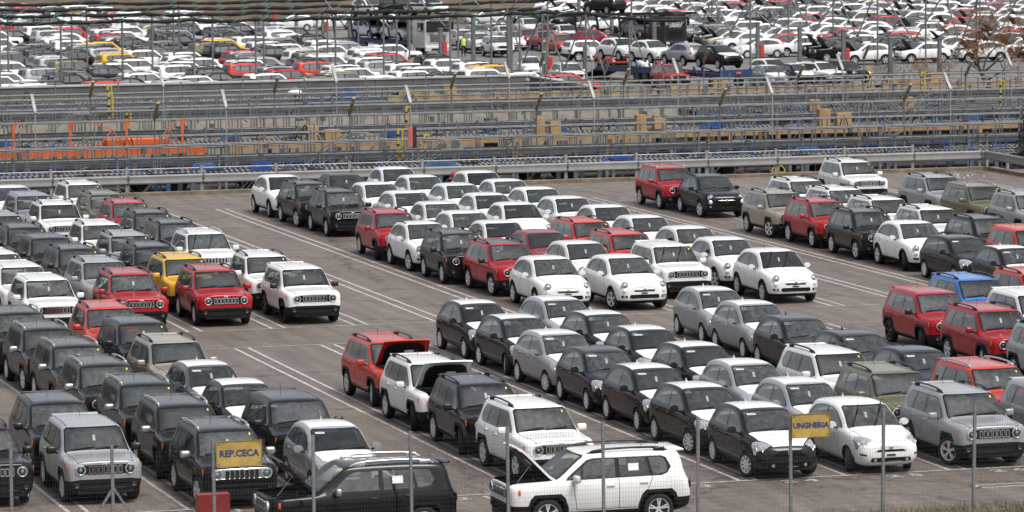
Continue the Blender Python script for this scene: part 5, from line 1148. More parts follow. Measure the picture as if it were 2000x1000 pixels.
stair(46.3, 240.8, 'steel stair on the far walkway at left beside a yellow gate'); stair(41.9, 224.2, 'steel stair at left below the amber-backed lamp'); stair(51.8, 204.0, 'steel stair left of the orange boxes'); stair(54.6, 197.0, 'steel stair with two yellow gates left of centre'); stair(53.3, 197.1, 'parallel steel stair just left of the two yellow gates')
stair(92.0, 240.9, 'steel stair on the far walkway at right before the bare tree'); stair(90.6, 224.3, 'steel stair at right below the farther stair', 3.2)
for x, Y, z, lb in ((47.1, 241.5, .0, 'yellow gate on the far walkway at left'), (46.2, 236.6, -.1, 'yellow gate just right of the leftmost gate'), (47.2, 236.6, -1.2, 'lower yellow gate at left by the orange uprights'), (52.6, 197.7, .05, 'taller yellow gate at the top of the centre stairs'), (54.1, 198.4, -.3, 'yellow gate right of the centre stairs'), (58.2, 217.0, -.1, 'small yellow gate by the orange boxes'), (93.6, 241.5, .0, 'yellow gate on the far walkway at right'), (95.4, 237.4, -.1, 'thin yellow gate in front of the bare tree'), (95.4, 225.4, .0, 'yellow gate at far right beside the hedge')): gate(x, Y, z, lb)

# lamps on the walkways
M_LAMPW = mat('lamp_white', (.30, .30, .295), .5, .1, .2, 6); M_LAMPT = mat('lamp_tan', (.42, .34, .19), .65, 0, .35, 5)
LAMPS = [('w', 36.4, 205), ('w', 45.85, 205), ('w', 55.2, 205), ('w', 64.75, 205), ('w', 74.25, 205), ('w', 84.0, 205), ('w', 46.9, 225), ('w', 56.45, 225), ('w', 66.2, 225), ('w', 75.95, 225), ('w', 85.7, 225), ('w', 95.9, 225), ('w', 76.2, 241.6),
         ('t', 40.75, 197.6), ('t', 50.2, 197.6), ('t', 59.5, 197.6), ('t', 68.85, 197.6), ('t', 78.5, 197.6), ('t', 41.4, 217), ('t', 51.1, 217), ('t', 60.65, 217), ('t', 70.2, 217), ('t', 80.05, 217), ('t', 89.8, 217), ('t', 71.6, 237), ('t', 81.6, 237), ('t', 91.6, 237)]
def lamp_meshes(m, d):
    p = MB(); p.tube([(0, 0, -.1), (0, 0, 2.15), (0, d * .12, 2.35)], .034, 6); a = MB(); Rx = Matrix.Rotation(d * R(-48), 3, 'X')
    a.bbox((0, d * .44, 2.72), (.17, .10, 1.22), .03, Rx); a.box((0, d * .38, 2.64), (.10, .06, 1.15), Rx); return p.mesh('pole', M_GALV, 50), a.mesh('lamp_head', m, 40)
LM = {'w': lamp_meshes(M_LAMPW, 1), 't': lamp_meshes(M_LAMPT, -1)}
cnt = {}
for k, x, Y in sorted(LAMPS, key=lambda q: (q[2], q[1])):
    i = cnt.get(Y, 0); cnt[Y] = i + 1; rowi = ['nearest', 'second', 'third', 'fourth', 'fifth', 'farthest'][min(range(6), key=lambda j: abs(ROWS[j][0] - Y))]
    t = thing('walkway_lamp', '%s tilted tube lamp, %s from left on the %s walkway' % ('white' if k == 'w' else 'tan-backed', LORD[i], rowi), 'lamp', (x, Y, 0), 0, 'tilted lamps on the walkways')
    new_obj('pole', LM[k][0], t); new_obj('lamp_head', LM[k][1], t)
# notice on a pole and a domed lamp
t = thing('notice_post', 'small red and white notice on a thin pole behind the crash barrier', 'sign', (50.4, 186.9, -.3)); MB().tube([(0, 0, -1.6), (0, 0, 2.6)], .03, 6).obj('pole', M_GALV, t); b = MB(); b.box((-.1, -.05, 2.2), (.2, .04, .9)); b.obj('panel', mat('notice_red', (.5, .12, .12), .6), t); b = MB(); b.box((.1, -.05, 2.15), (.16, .05, .95)); b.obj('back_plate', M_DARKIRON, t)
t = thing('domed_lamp', 'white mushroom-shaped lamp standing before the concrete wall', 'lamp', (59.6, 247.6, 0)); MB().tube([(0, 0, -1.9), (0, 0, .35)], .05, 8).obj('pole', M_GALVD, t); b = MB(); b.lathe([(.0, .75), (.2, .72), (.28, .6), (.46, .5), (.46, .36), (.2, .30), (0, .30)], 18, 'Z'); b.obj('hood', mat('lamp_cap_white', (.7, .7, .68), .5), t, smooth=40)
# concrete wall panels
wl_ = thing('concrete_wall', 'grey concrete wall with pale coping in front of the far car lot', 'wall', (0, 264.0, YZ))
x = 20.0
while x < 79:
    MB().bbox((0, 0, 1.1), (2.48, .22, 2.2), .01).obj('wall_panel', M_WALL, wl_, (x, random.uniform(-.01, .01), 0)); x += 2.5
MB().bbox((49, 0, 2.26), (60.5, .34, .13), .02).obj('coping', mat('pale_coping', (.42, .42, .41), .7, 0, .15, 1.5), wl_)
for k in range(5): MB().bbox((0, 0, 1.1 - .04 * k), (.22, 2.48, 2.2), .01).obj('wall_panel', M_WALL, wl_, (79.1, -1.4 - 2.5 * k, 0))
MB().bbox((79.1, -6.1, 2.2), (.34, 12.6, .12), .02).obj('coping', MATS['pale_coping'], wl_)
# black hoses and hoops lying on the decks
rh = random.Random(11); hoses = []
for i in range(26):
    Y = rh.choice([208.4, 213.4, 228.6, 233.6, 250.5]); hoses.append((Y, rh.uniform(38, 96), rh.uniform(.4, .8), rh.uniform(.3, .6)))
hn = {}
for Y, x, h, w_ in sorted(hoses):
    z = {208.4: .4, 213.4: .1, 228.6: -.1, 233.6: -.2, 250.5: 0}[Y]; k = hn.get(Y, 0); hn[Y] = k + 1
    row = {208.4: 'orange and ochre wagon row', 213.4: 'row behind the ochre wagons', 228.6: 'nearer cream-sided wagon row', 233.6: 'farther cream-sided wagon row', 250.5: 'wagon row before the concrete wall'}[Y]
    b = MB(); b.tube([(w_ * math.cos(t) * .6, .1 * math.sin(2 * t), h * math.sin(t)) for t in [math.pi * q / 8 for q in range(9)]], .03, 5)
    o = b.obj('hose_loop', M_BLACK, None, (x, Y - 1.0, z), smooth=50); tag(o, 'black hose loop, %s from left on the %s' % (LORD[k], row), 'hose', 'hose loops on the wagon decks')
# hedge at the right edge
def leafy(name, c, r, n, mats, seed, size=.09, flat=1.0):
    rr = random.Random(seed); b = MB()
    for i in range(n):
        th, ph = rr.uniform(0, 6.283), math.acos(rr.uniform(-1, 1)); q = r[0] * (.55 + .45 * rr.random() ** .5)
        d = Vector((math.cos(th) * math.sin(ph) * r[0], math.sin(th) * math.sin(ph) * r[1], math.cos(ph) * r[2])) * rr.uniform(.5, 1.08) * (1 + .15 * math.sin(5 * th) * math.sin(3 * ph))
        p = Vector(c) + d; a = Vector((rr.gauss(0, 1), rr.gauss(0, 1), rr.gauss(0, 1))).normalized(); u = a.orthogonal().normalized(); v = a.cross(u); s = size * rr.uniform(.6, 1.4)
        b.add([p - u * s, p + v * s * .5, p + u * s, p - v * s * .5], [(0, 1, 2, 3)], rr.randrange(len(mats)))
    return b.mesh(name, mats)
M_HEDGE = [mat('hedge_a', (.045, .025, .022), .8), mat('hedge_b', (.03, .03, .022), .8), mat('hedge_c', (.06, .03, .03), .8)]
t = thing('hedge_bush', 'dark reddish clipped bush at the right edge beyond the kerb', 'bush', (80.35, 184.6, YZ)); new_obj('foliage', leafy('foliage', (0, 0, 2.6), (1.25, 1.25, 2.5), 12000, M_HEDGE, 4, .06), t)
b = MB(); b.tube([(0, 0, 0), (.05, .02, 1.2), (.0, .0, 2.6)], [.09, .07, .04], 8); b.obj('trunk', mat('bark', (.06, .045, .035), .9, 0, .3, 8, .5), t)

# ------------------------------------------------------------------ the far car lots
def join_meshes(name, ms):
    """one mesh from several (with optional offsets)"""
    b = bmesh.new(); mats = []
    for me, M in ms:
        mm = []
        for m in me.materials:
            if m not in mats: mats.append(m)
            mm.append(mats.index(m))
        t = bmesh.new(); t.from_mesh(me); t.transform(M)
        vs = [b.verts.new(v.co) for v in t.verts]; t.verts.index_update()
        for f in t.faces:
            try: g = b.faces.new([vs[v.index] for v in f.verts])
            except ValueError: continue
            g.material_index = mm[f.material_index] if mm else 0; g.smooth = f.smooth
        t.free()
    out = bpy.data.meshes.new(name)
    for m in mats: out.materials.append(m)
    b.to_mesh(out); b.free(); out.set_sharp_from_angle(angle=R(38)); return out
def far_model(model):
    E = model.E; I = Matrix.Identity(4)
    get = lambda *nm: [(e[1], Matrix.LocRotScale(Vector(e[4]), __import__('mathutils').Euler(e[5]), None)) for e in E if e[0] in nm]
    F = Model(); F.kind = model.kind; F.rim_alt = None; F.E = []
    def add(name, mesh, key=None, loc=(0, 0, 0), rot=(0, 0, 0), opt=None): F.E.append((name, mesh, key, None, loc, rot, True, opt))
    add('body', join_meshes('body', get('body')), 'paint')
    add('hood', get('hood')[0][0], 'hood')
    r = get('roof_film', 'roof_panel')
    if r: add('roof_panel', r[0][0], 'roof')
    add('lower_trim', join_meshes('lower_trim', get('wheel_arch_trim', 'sill_trim', 'front_bumper', 'rear_bumper', 'chin_trim', 'wheel_arch_liner', 'dashboard')))
    add('windshield', join_meshes('windshield', get('windshield', 'windshield_frame')))
    add('rear_window', get('rear_window')[0][0])
    for s_ in (1, -1):
        ms = []
        for nm in ('window_frame', 'front_door_window', 'rear_door_window', 'quarter_window'):
            for me, M in get(nm):
                bm = bmesh.new(); bm.from_mesh(me); bmesh.ops.delete(bm, geom=[f for f in bm.faces if f.calc_center_median().y * s_ < 0], context='FACES')
                q = bpy.data.meshes.new(nm); bm.to_mesh(q); n_ = len(bm.faces); bm.free()
                for m in me.materials: q.materials.append(M_TINT if m is M_GLASS else m)
                if n_: ms.append((q, I))
        add('side_window', join_meshes('side_window', ms))
    wheels = [e for e in E if e[0] == 'wheel']; rim = [e for e in E if e[0] == 'rim'][0][1]
    wm_ = join_meshes('wheel', [(model.tyre, I), (rim, I)])
    for e in wheels: add('wheel', wm_, None, e[4], e[5])
    for e in E:
        if e[0] in ('tail_light', 'headlight', 'mirror', 'roof_rail'): add(e[0], e[1], e[2], e[4], e[5], e[7])
    gm = get('grille_panel')
    if gm: add('grille_panel', gm[0][0], 'grille')
    return F
FAR = {'R': far_model(SUV), 'X': far_model(XO), 'P': far_model(HB)}
rf = random.Random(21)
def pick(opts):
    t = rf.uniform(0, sum(w for _, w in opts)); 
    for o, w in opts:
        t -= w
        if t <= 0: return o
    return opts[-1][0]
def open_hood(root, model, ang, col):
    for ch in LAST_MADE:
        if ch is not None and ch.name.split('.')[0] == 'hood':
            hg = Vector((1.07, 0, {'suv': 1.095, 'crossover': 1.08, 'hatch': 1.0}[model.kind])); Ry = Matrix.Rotation(R(-ang), 3, 'Y'); ch.location = hg - Ry @ hg; ch.rotation_euler = (0, R(-ang), 0)
def far_car(t, X, Y, rot, colr, label, group, z=YZ, ang=0, rotx=0.0):
    col = PAINTS[colr]; film = t == 'P' and colr in ('silver', 'dark', 'grey') and rf.random() < .7
    r = place_car(FAR[t], (X, Y, z), R(rot), col, label, group, rails=(BLACKC if rf.random() < .75 else CHROMEC) if t == 'R' else None, hood=WHITE if film else None, roof=WHITE if film else None, mirror=BLACKC if rf.random() < .3 else None, rotx=rotx)
    if ang: open_hood(r, FAR[t], ang, col)
    return r
# left far lot: cars in rows, noses to the right
LEFTC = [('white', 46), ('dark', 24), ('silver', 9), ('grey', 6), ('red', 3), ('ored', 6), ('yellow', 5), ('olive', 3), ('lilac', 3)]
def ordinal(i): return '%d%s' % (i, 'th' if 10 <= i % 100 <= 20 else {1: 'st', 2: 'nd', 3: 'rd'}.get(i % 10, 'th'))
Y = 271.0; ri = 0
while Y < 436:
    ri += 1; xl = on_left = 44.5 + (Y - 271) * .172; xr = 86.2 - max(0, Y - 400) * .35; x = xl + rf.uniform(-1.5, 2.5); i = 0
    while x < xr:
        if rf.random() < .93:
            i += 1; t = 'R' if rf.random() < .86 else ('X' if rf.random() < .6 else 'P'); colr = pick(LEFTC)
            far_car(t, x, Y + rf.uniform(-.5, .5), 12 + rf.uniform(-3, 3), colr, '%s %s, %s from left in the %s row behind the concrete wall' % (CNAME[colr], KNAME[t], ordinal(i), ordinal(ri)), 'cars packed in the far left lot')
        x += rf.uniform(4.55, 5.3)
    Y += rf.uniform(4.4, 5.1)
# right far lot: noses to the left, many hoods up
RIGHTC = [('white', 54), ('silver', 14), ('dark', 14), ('red', 6), ('dred', 5), ('ored', 5), ('grey', 4), ('tan', 3)]
Y = 309.0; ri = 0
while Y < 455:
    ri += 1; xl = (119.0 if Y < 330 else 117.5 + (Y - 330) * .10); xr = min(60 + (Y - 300) * .45 + 72, 196); x = xl + rf.uniform(0, 1.2); i = 0
    while x < xr:
        if rf.random() < .95:
            i += 1; t = pick([('P', 40), ('X', 38), ('R', 22)]); colr = pick(RIGHTC)
            if Y < 322: t, colr = ('R', 'dark') if rf.random() < .6 else ('X', 'white')
            far_car(t, x, Y + rf.uniform(-.5, .5), 180 + rf.uniform(-2.5, 2.5), colr, '%s %s, %s from left in the %s row of the far right lot' % (CNAME[colr], KNAME[t], ordinal(i), ordinal(ri)), 'cars packed in the far right lot', ang=rf.choice([0, 0, 0, 52, 58]))
        x += rf.uniform(4.5, 5.2)
    Y += rf.uniform(4.5, 5.4)
EXTRA = [('P', 93.18, 388.21, 180, 'white'), ('P', 97.43, 388.52, 180, 'white'), ('P', 101.58, 388.91, 180, 'white'), ('P', 113.43, 393.08, 180, 'white'), ('X', 116.62, 387.59, 180, 'dark'), ('X', 118.13, 380.56, 205, 'dark'), ('X', 117.97, 372.17, 205, 'white'), ('R', 97.06, 331.22, -90, 'white'), ('R', 97.32, 337.64, -90, 'white'), ('R', 97.87, 344.16, -90, 'white'), ('X', 103.68, 351.47, -90, 'white'), ('X', 100.95, 340.72, -90, 'white'), ('R', 104.16, 355.44, -90, 'white'), ('X', 102.02, 354.38, -90, 'silver'), ('X', 103.58, 339.45, -90, 'dred'), ('X', 103.64, 344.36, -90, 'dred'), ('X', 108.19, 353.47, -90, 'dred'), ('X', 110.07, 365.68, -90, 'white'), ('R', 101.78, 323.56, 8, 'white'), ('R', 102.76, 332.21, -90, 'ored'), ('X', 108.02, 341.25, -20, 'dred'), ('R', 99.32, 307.77, -90, 'ored'), ('X', 99.38, 299.86, -90, 'white'), ('X', 105.61, 323.54, -90, 'white'), ('X', 108.95, 351.0, -90, 'white'), ('P', 115.64, 322.4, 180, 'white'), ('P', 90.56, 302.37, -100, 'white'), ('R', 89.56, 289.58, -92, 'white'), ('X', 104.85, 289.83, -80, 'white'), ('P', 102.31, 281.03, -90, 'silver'), ('P', 104.74, 284.12, -85, 'dark'), ('R', 106.19, 283.47, -70, 'white'), ('X', 108.76, 285.15, -75, 'dark'), ('R', 97.91, 285.8, -90, 'red'), ('P', 127.37, 413.44, 180, 'white'), ('P', 128.35, 398.77, 180, 'white'), ('P', 132.58, 419.63, 180, 'white'), ('P', 118.26, 418.21, 180, 'white'), ('P', 126.26, 426.04, 180, 'silver'), ('P', 119.8, 367.72, 190, 'dark')]

WHERE = {0: 'left hand of three side-on cars by the earth bank', 1: 'middle of three side-on cars by the earth bank', 2: 'half hidden behind the white car transporter', 3: 'side-on behind the worker in a yellow vest', 4: 'side-on behind the dark red crossovers', 5: 'with its nose left beside a square column', 6: 'nose left, right of the square column', 7: 'frontmost of the white group right of the worker', 8: 'second of the white group right of the worker', 9: 'closest to the worker in a yellow vest', 10: 'at the back between white SUVs', 11: 'between the white SUV and dark red crossovers', 12: 'at the rear of the white group', 13: 'rear left of the white group', 14: 'frontmost of three dark red crossovers', 15: 'left of three dark red crossovers', 16: 'rearmost of three dark red crossovers', 17: 'alone behind the dark red crossovers', 18: 'side-on in the open yard, nose right', 19: 'half hidden behind the side-on white SUV', 20: 'behind the side-on white SUV', 21: 'facing front in the open yard, near centre', 22: 'facing front beside the second worker', 23: 'behind the orange-red SUV in the yard', 24: 'behind the side-on white SUV, at its left', 25: 'side-on just right of the blue car transporter', 26: 'seen over the end of the concrete wall', 27: 'just beyond the turned end of the concrete wall', 28: 'leftmost beyond the far walkway, right half', 29: 'front low car beyond the far walkway', 30: 'beside the silver hatchback beyond the far walkway', 31: 'beyond the far walkway with another behind bars', 32: 'rightmost beyond the far walkway by a stair', 33: 'just left of the blue car transporter trailer', 34: 'at the back near the top, centre left', 35: 'at the back near the top, centre', 36: 'at the very back, centre', 37: 'at the back behind the white transporter', 38: 'at the very back, left of centre', 39: 'turned left in front of a column'}
EXTRA[33] = ('R', 95.4, 282.4, -90, 'red')
for i, (t, X, Y, h, colr) in enumerate(EXTRA): far_car(t, X, Y + (2.0 if h == -90 else 0), h, colr, '%s %s %s' % (CNAME[colr], KNAME[t], WHERE[i]), 'cars standing in the far yard')

# ------------------------------------------------------------------ car transporters
M_CABW = mat('cab_white', (.62, .62, .60), .35, 0, .1, 3, 0, .5, .4); M_CABK = mat('cab_black', (.02, .02, .022), .35, 0, .2, 3, 0, .5, .4); M_TBLUE = mat('transporter_blue', (.02, .045, .14), .45, .1, .2, 3)
tw = MB(); tw.lathe([(.30, -.14), (.48, -.14), (.5, -.1), (.5, .1), (.48, .14), (.30, .14), (.28, 0)], 20, 'Y', close=True); tw.lathe([(0, .06), (.28, .1), (.29, .14)], 16, 'Y', mi=1); TRUCKWHEEL = tw.mesh('wheel', [M_RUBBER, M_GALVD], 45)
def transporter(x, y, rot, cab_m, fr, label, L=13.0, cab=True, deck_z=2.75, upper=True):
    """local +x is the driving direction; cab front at x=0"""
    t = thing('car_transporter', label, 'truck', (x, y, YZ), R(rot))
    if cab:
        b = MB(); b.bbox((-1.05, 0, 1.85), (2.1, 2.46, 2.1), .12); b.bbox((-1.0, 0, .85), (2.0, 2.4, .5), .06); b.obj('cab', cab_m, t, smooth=40)
        b = MB(); b.bbox((.0, 0, 2.35), (.06, 2.2, .95), .03); b.obj('windscreen', M_TINT if cab_m is not M_CABW else MATS['car_glass'], t)
        b = MB(); b.box((-.01, 0, 2.35), (.05, 2.1, .9)); b.obj('cab_interior', M_BLACK, t)
        b = MB()
        for k in range(5): b.box((.03, 0, 1.15 + .12 * k), (.04, 1.5, .045))
        b.obj('grille', M_BLACK, t)
        b = MB(); b.bbox((.05, 0, .55), (.25, 2.44, .42), .06); b.obj('bumper', cab_m, t); b = MB(); b.box((.18, 0, .5), (.03, 1.4, .16)); b.obj('lower_grille', M_BLACK, t)
        for s_ in (-1, 1):
            b = MB(); b.bbox((.17, s_ * .95, .62), (.05, .36, .2), .03); b.obj('headlight', M_REFLECT, t)
            b = MB(); b.bbox((-.1, s_ * 1.42, 2.35), (.16, .22, .62), .04); b.bar((-.15, s_ * 1.2, 2.6), (-.1, s_ * 1.4, 2.6), .04); b.obj('mirror', M_BLACK, t)
            b = MB(); b.box((-.75, s_ * 1.235, 2.3), (.9, .02, .75)); b.obj('side_window', M_TINT, t)
            new_obj('wheel', TRUCKWHEEL, t, (-1.15, s_ * 1.02, .5), (0, 0, 0 if s_ > 0 else math.pi))
        b = MB(); b.bbox((-.5, 0, 2.98), (1.0, 2.3, .14), .05); b.obj('visor', cab_m, t)
        if cab_m is M_CABW: new_obj('lettering', text_mesh('123', .3, .004, M_BLACK, name='lettering'), t, (.012, -.62, 1.72), (R(90), 0, R(90)))
    x0 = -2.6 if cab else 0
    for s_ in (-1, 1):
        MB().bar((x0, s_ * 1.15, .95), (x0 - L, s_ * 1.15, .8), .14, .26).obj('chassis_rail', fr, t)
        k = 0
        while k < L:
            MB().bar((x0 - k, s_ * 1.2, .9), (x0 - k - (.5 if k > 0 else 0), s_ * 1.2, deck_z + .1), .11, .16).obj('deck_post', fr, t); k += 3.1
        if upper:
            MB().bar((1.2 if cab else x0, s_ * 1.2, deck_z + .35), (x0 - L * .5, s_ * 1.2, deck_z), .12, .2).obj('upper_deck_rail', fr, t); MB().bar((x0 - L * .5, s_ * 1.2, deck_z), (x0 - L, s_ * 1.2, deck_z - .3), .12, .2).obj('upper_deck_rail', fr, t)
        for xx in (x0 - 1.2, x0 - L * .6, x0 - L * .6 - 1.15): new_obj('wheel', TRUCKWHEEL, t, (xx, s_ * 1.02, .5), (0, 0, 0 if s_ > 0 else math.pi))
    MB().box((x0 - L / 2, 0, .92), (L, 2.2, .06)).obj('lower_deck', M_DARKIRON, t)
    if upper: MB().box(((x0 - L + (1.2 if cab else x0)) / 2, 0, deck_z - .02), (L + 3.0, 2.1, .05)).obj('upper_deck', M_DARKIRON, t)
    MB().bar((x0 - L, 0, .75), (x0 - L - 2.2, 0, .12), 2.2, .12, up=(0, 0, 1)).obj('loading_ramp', M_DARKIRON, t)
    for k in (.25, .6): MB().bar((x0 - L * k, 1.22, .95), (x0 - L * k - 2.0, 1.22, deck_z - .1), .07, .09).obj('lift_ram', fr, t)
    return t
def along(x, y, rot, d, side=0.0): return x + math.cos(R(rot)) * d - math.sin(R(rot)) * side, y + math.sin(R(rot)) * d + math.cos(R(rot)) * side
TA = (93.05, 336.8, -75); transporter(*TA, M_CABW, M_TBLUE, 'white-cabbed car transporter with blue decks, facing the camera in the far yard')
for d, zz, t, colr, lb in ((-6.2, .98, 'X', 'white', 'white crossover on the lower deck of the white transporter, behind the cab'), (-11.0, .98, 'R', 'white', 'white SUV on the rear lower deck of the white transporter'), (-1.6, 3.15, 'X', 'white', 'white crossover on the upper deck above the white cab'), (-6.4, 2.95, 'R', 'dark', 'charcoal SUV on the middle upper deck of the white transporter'), (-11.2, 2.75, 'X', 'white', 'white crossover on the rear upper deck of the white transporter')):
    far_car(t, *along(*TA, d), TA[2], colr, lb, 'cars on the transporters', YZ + zz)
TB = (98.9, 280.6, -78); transporter(*TB, M_CABK, M_TBLUE, 'blue open car transporter trailer loaded with crossovers in the yard', 17.5, False, 1.35, False)
b = MB(); b.box((0, 0, 0), (.2, 2.6, .45)); tb_ = b.obj('end_beam', M_TBLUE, bpy.data.objects['car_transporter.001'], (.1, 0, 1.15))
MB().box((.215, .1, .02), (.02, .4, .14)).obj('warning_plate', M_WORANGE, tb_)
for d, zz, t, colr, h, lb in ((-2.2, 1.42, 'X', 'dark', 0, 'charcoal crossover with white filmed hood at the end of the blue trailer'), (-6.9, 1.42, 'X', 'silver', 180, 'silver crossover facing away on the blue trailer'), (-11.5, 1.42, 'X', 'white', 0, 'third car on the blue trailer, a white crossover'), (-16.0, 1.42, 'X', 'white', 0, 'rearmost white crossover on the blue trailer')):
    r_ = far_car(t, *along(*TB, d), TB[2] + h, colr, lb, 'cars on the transporters', YZ + zz)
    if colr == 'dark':
        for ch in LAST_MADE:
            if ch is not None and ch.name.startswith('hood'): ch.color = WHITE
TC = (113.4, 336.5, -70); transporter(*TC, M_CABK, M_CABK, 'black car transporter with raised upper deck frames in the far yard', 12.0)
far_car('X', *along(*TC, -9.5), TC[2] + 180, 'dark', 'charcoal crossover on the upper deck of the black transporter', 'cars on the transporters', YZ + 2.8)
far_car('P', *along(*TC, -5), TC[2], 'silver', 'silver hatchback on the lower deck of the black transporter', 'cars on the transporters', YZ + .98)

# ------------------------------------------------------------------ two workers in yellow vests
M_SKIN = mat('skin', (.42, .25, .18), .6); M_TROUSER = mat('dark_trousers', (.018, .019, .026), .85); M_VEST = mat('yellow_vest', (.62, .80, .05), .6, 0, .08, 12); M_STRIPE = mat('vest_stripe', (.6, .6, .58), .4); M_HAIR = mat('dark_hair', (.02, .016, .014), .8)
def person(loc, rotz, label, pose):
    t = thing('person', label, 'person', loc, rotz)
    bm_ = PERSON_BODY[pose]
    for m in (M_TROUSER, M_SKIN, M_HAIR): bm_.materials.append(m)
    for p in bm_.polygons:
        c = p.center; p.material_index = 1 if (c.z > 1.52 or (abs(c.x) < .4 and c.z < (.84 if not pose else 1.16) and c.z > .7 and abs(c.x) > .2) or (pose and c.y > .24 and c.z > 1)) else 0
        if c.z > 1.70 or (c.z > 1.6 and c.y < -.02): p.material_index = 2
    bm_.shade_smooth(); new_obj('body', bm_, t)
    v = MB(); prof = [(.185, .92), (.18, 1.10), (.20, 1.30), (.19, 1.42), (.10, 1.49)]; v.lathe(prof, 16, 'Z'); v.v = [(x_ * 1.08, y_ * .80, z_) for x_, y_, z_ in v.v]; v.obj('vest', M_VEST, t, smooth=60)
    for z_ in (1.02, 1.18): q = MB(); q.lathe([(.187, z_), (.19, z_ + .05)], 16, 'Z'); q.v = [(x_ * 1.09, y_ * .82, zz) for x_, y_, zz in q.v]; q.obj('reflective_band', M_STRIPE, t, smooth=60)
    n_ = MB(); n_.bbox((0, .105, 1.655), (.03, .035, .05), .01); n_.obj('nose', M_SKIN, t)
    for s_ in (-1, 1): n_ = MB(); n_.bbox((s_ * .035, .092, 1.685), (.022, .012, .012), .004); n_.obj('eye', M_HAIR, t); n_ = MB(); n_.bbox((s_ * .088, .01, 1.66), (.02, .035, .055), .008); n_.obj('ear', M_SKIN, t)
    n_ = MB(); n_.bbox((0, .098, 1.605), (.05, .012, .012), .004); n_.obj('mouth', mat('lips', (.25, .10, .09), .6), t)
person((94.26, 333.4, YZ), R(185), 'person in yellow vest and dark trousers standing beside the white transporter cab', 0)
person((100.2, 296.4, YZ), R(140), 'person in yellow vest with hands raised, behind the blue trailer', 1)

# ------------------------------------------------------------------ columns, poles, rolled hail nets and their stays
M_COL = mat('column_grey', (.14, .145, .15), .6, .2, .25, 3); M_NET = mat('black_net', (.012, .013, .013), .9, 0, .3, 10, .6); M_TIE = mat('green_tie', (.03, .26, .17), .6)
M_REDBOX = mat('red_box', (.45, .045, .03), .5)
POSTS = [(91.67, 395.17, .66), (94.04, 400.36, .45), (91.01, 377.41, .78), (91.96, 371.25, .3), (90.01, 353.99, .4), (90.39, 345.8, .7), (90.46, 336.21, 1.12), (91.03, 328.64, .5), (87.33, 306.17, 2.45), (89.74, 305.06, 2.82), (91.63, 301.88, .5), (116.72, 373.98, .9), (115.3, 359.73, .93), (94.29, 300.66, .2), (98.29, 296.55, 2.22), (98.79, 294.08, .0), (127.18, 365.21, .3), (112.05, 312.63, 1.17), (112.37, 304.14, 1.09), (115.88, 304.14, .8), (114.65, 291.31, .8), (120.54, 296.34, .4)]
for i, (x, y, z) in enumerate(sorted(POSTS, key=lambda p: p[0] / p[1])):
    t = thing('steel_column', 'square grey steel column in the far yard, %s from the left' % ordinal(i + 1), 'column', (x, y, YZ), 0, 'steel columns in the far yard'); h = z - YZ
    b = MB(); b.bbox((0, 0, h / 2), (.28, .28, h), .03); b.obj('shaft', M_COL, t); MB().bbox((0, 0, h + .03), (.34, .34, .08), .02).obj('cap', M_COL, t)
    if i in (1, 3, 5, 7, 10, 14, 16, 17, 19): b = MB(); b.bbox((.32, -.05, 1.0), (.34, .24, .95), .03); b.obj('extinguisher_box', M_REDBOX, t)
THIN = [(98.52, 302.58), (100.91, 283.05), (119.6, 306.55), (121.0, 319.85), (122.93, 305.0), (126.42, 303.36), (127.68, 368.49), (121.29, 330.94), (132.43, 356.85), (156.15, 381.72), (152.61, 358.35), (97.19, 319.6), (142.0, 340.0), (137.0, 372.0)]
def net_pole(x, y, z, label):
    t = thing('net_pole', label, 'pole', (x, y, YZ), 0, 'thin poles of the hail nets'); h = z - YZ
    b = MB(); b.tube([(0, 0, 0), (0, 0, h)], .075, 8); b.obj('shaft', M_RAIL, t, smooth=60); MB().bbox((0, 0, .05), (.28, .28, .1), .02).obj('base_plate', M_GALVD, t); MB().bbox((0, 0, h), (.16, .16, .10), .02).obj('clamp', M_BLACK, t)
for i, (x, y) in enumerate(sorted(THIN, key=lambda p: p[0] / p[1])): net_pole(x, y, 4.6, 'thin grey pole in the right half of the far yard, %s from left' % ordinal(i + 1))
NETS = [(285, [(44, 3.45), (48.28, 3.41), (52.45, 3.4), (56.65, 3.43), (61.59, 3.37), (65.87, 3.32), (70.18, 3.35), (74.89, 3.33), (79.64, 3.35), (84.07, 3.41), (86.29, 3.47), (89.46, 3.34), (92.65, 2.93), (96.43, 2.68)], 'lowest black rolled hail net with green ties, over the left lot'),
        (300, [(46, 3.3), (50.84, 3.28), (55.4, 3.3), (61.2, 3.26), (65.59, 3.18), (69.34, 3.22), (74.64, 3.16), (79.22, 3.15), (83.84, 3.18), (88.5, 3.13), (90.76, 3.13)], 'second black rolled hail net from the bottom with green ties'),
        (316, [(50, 3.2), (53.56, 3.15), (60.12, 3.06), (66.74, 3.06), (73.05, 2.95), (78.63, 3.0), (85.07, 2.96), (91.58, 3.04), (97.34, 3.26)], 'third black rolled hail net from the bottom with green ties'),
        (332, [(52, 3.0), (56.29, 2.95), (63.58, 2.98), (70.55, 2.85), (77.59, 2.85), (85.15, 2.96), (93, 3.1)], 'topmost black rolled hail net with green ties')]
rn = random.Random(9); pc = 0
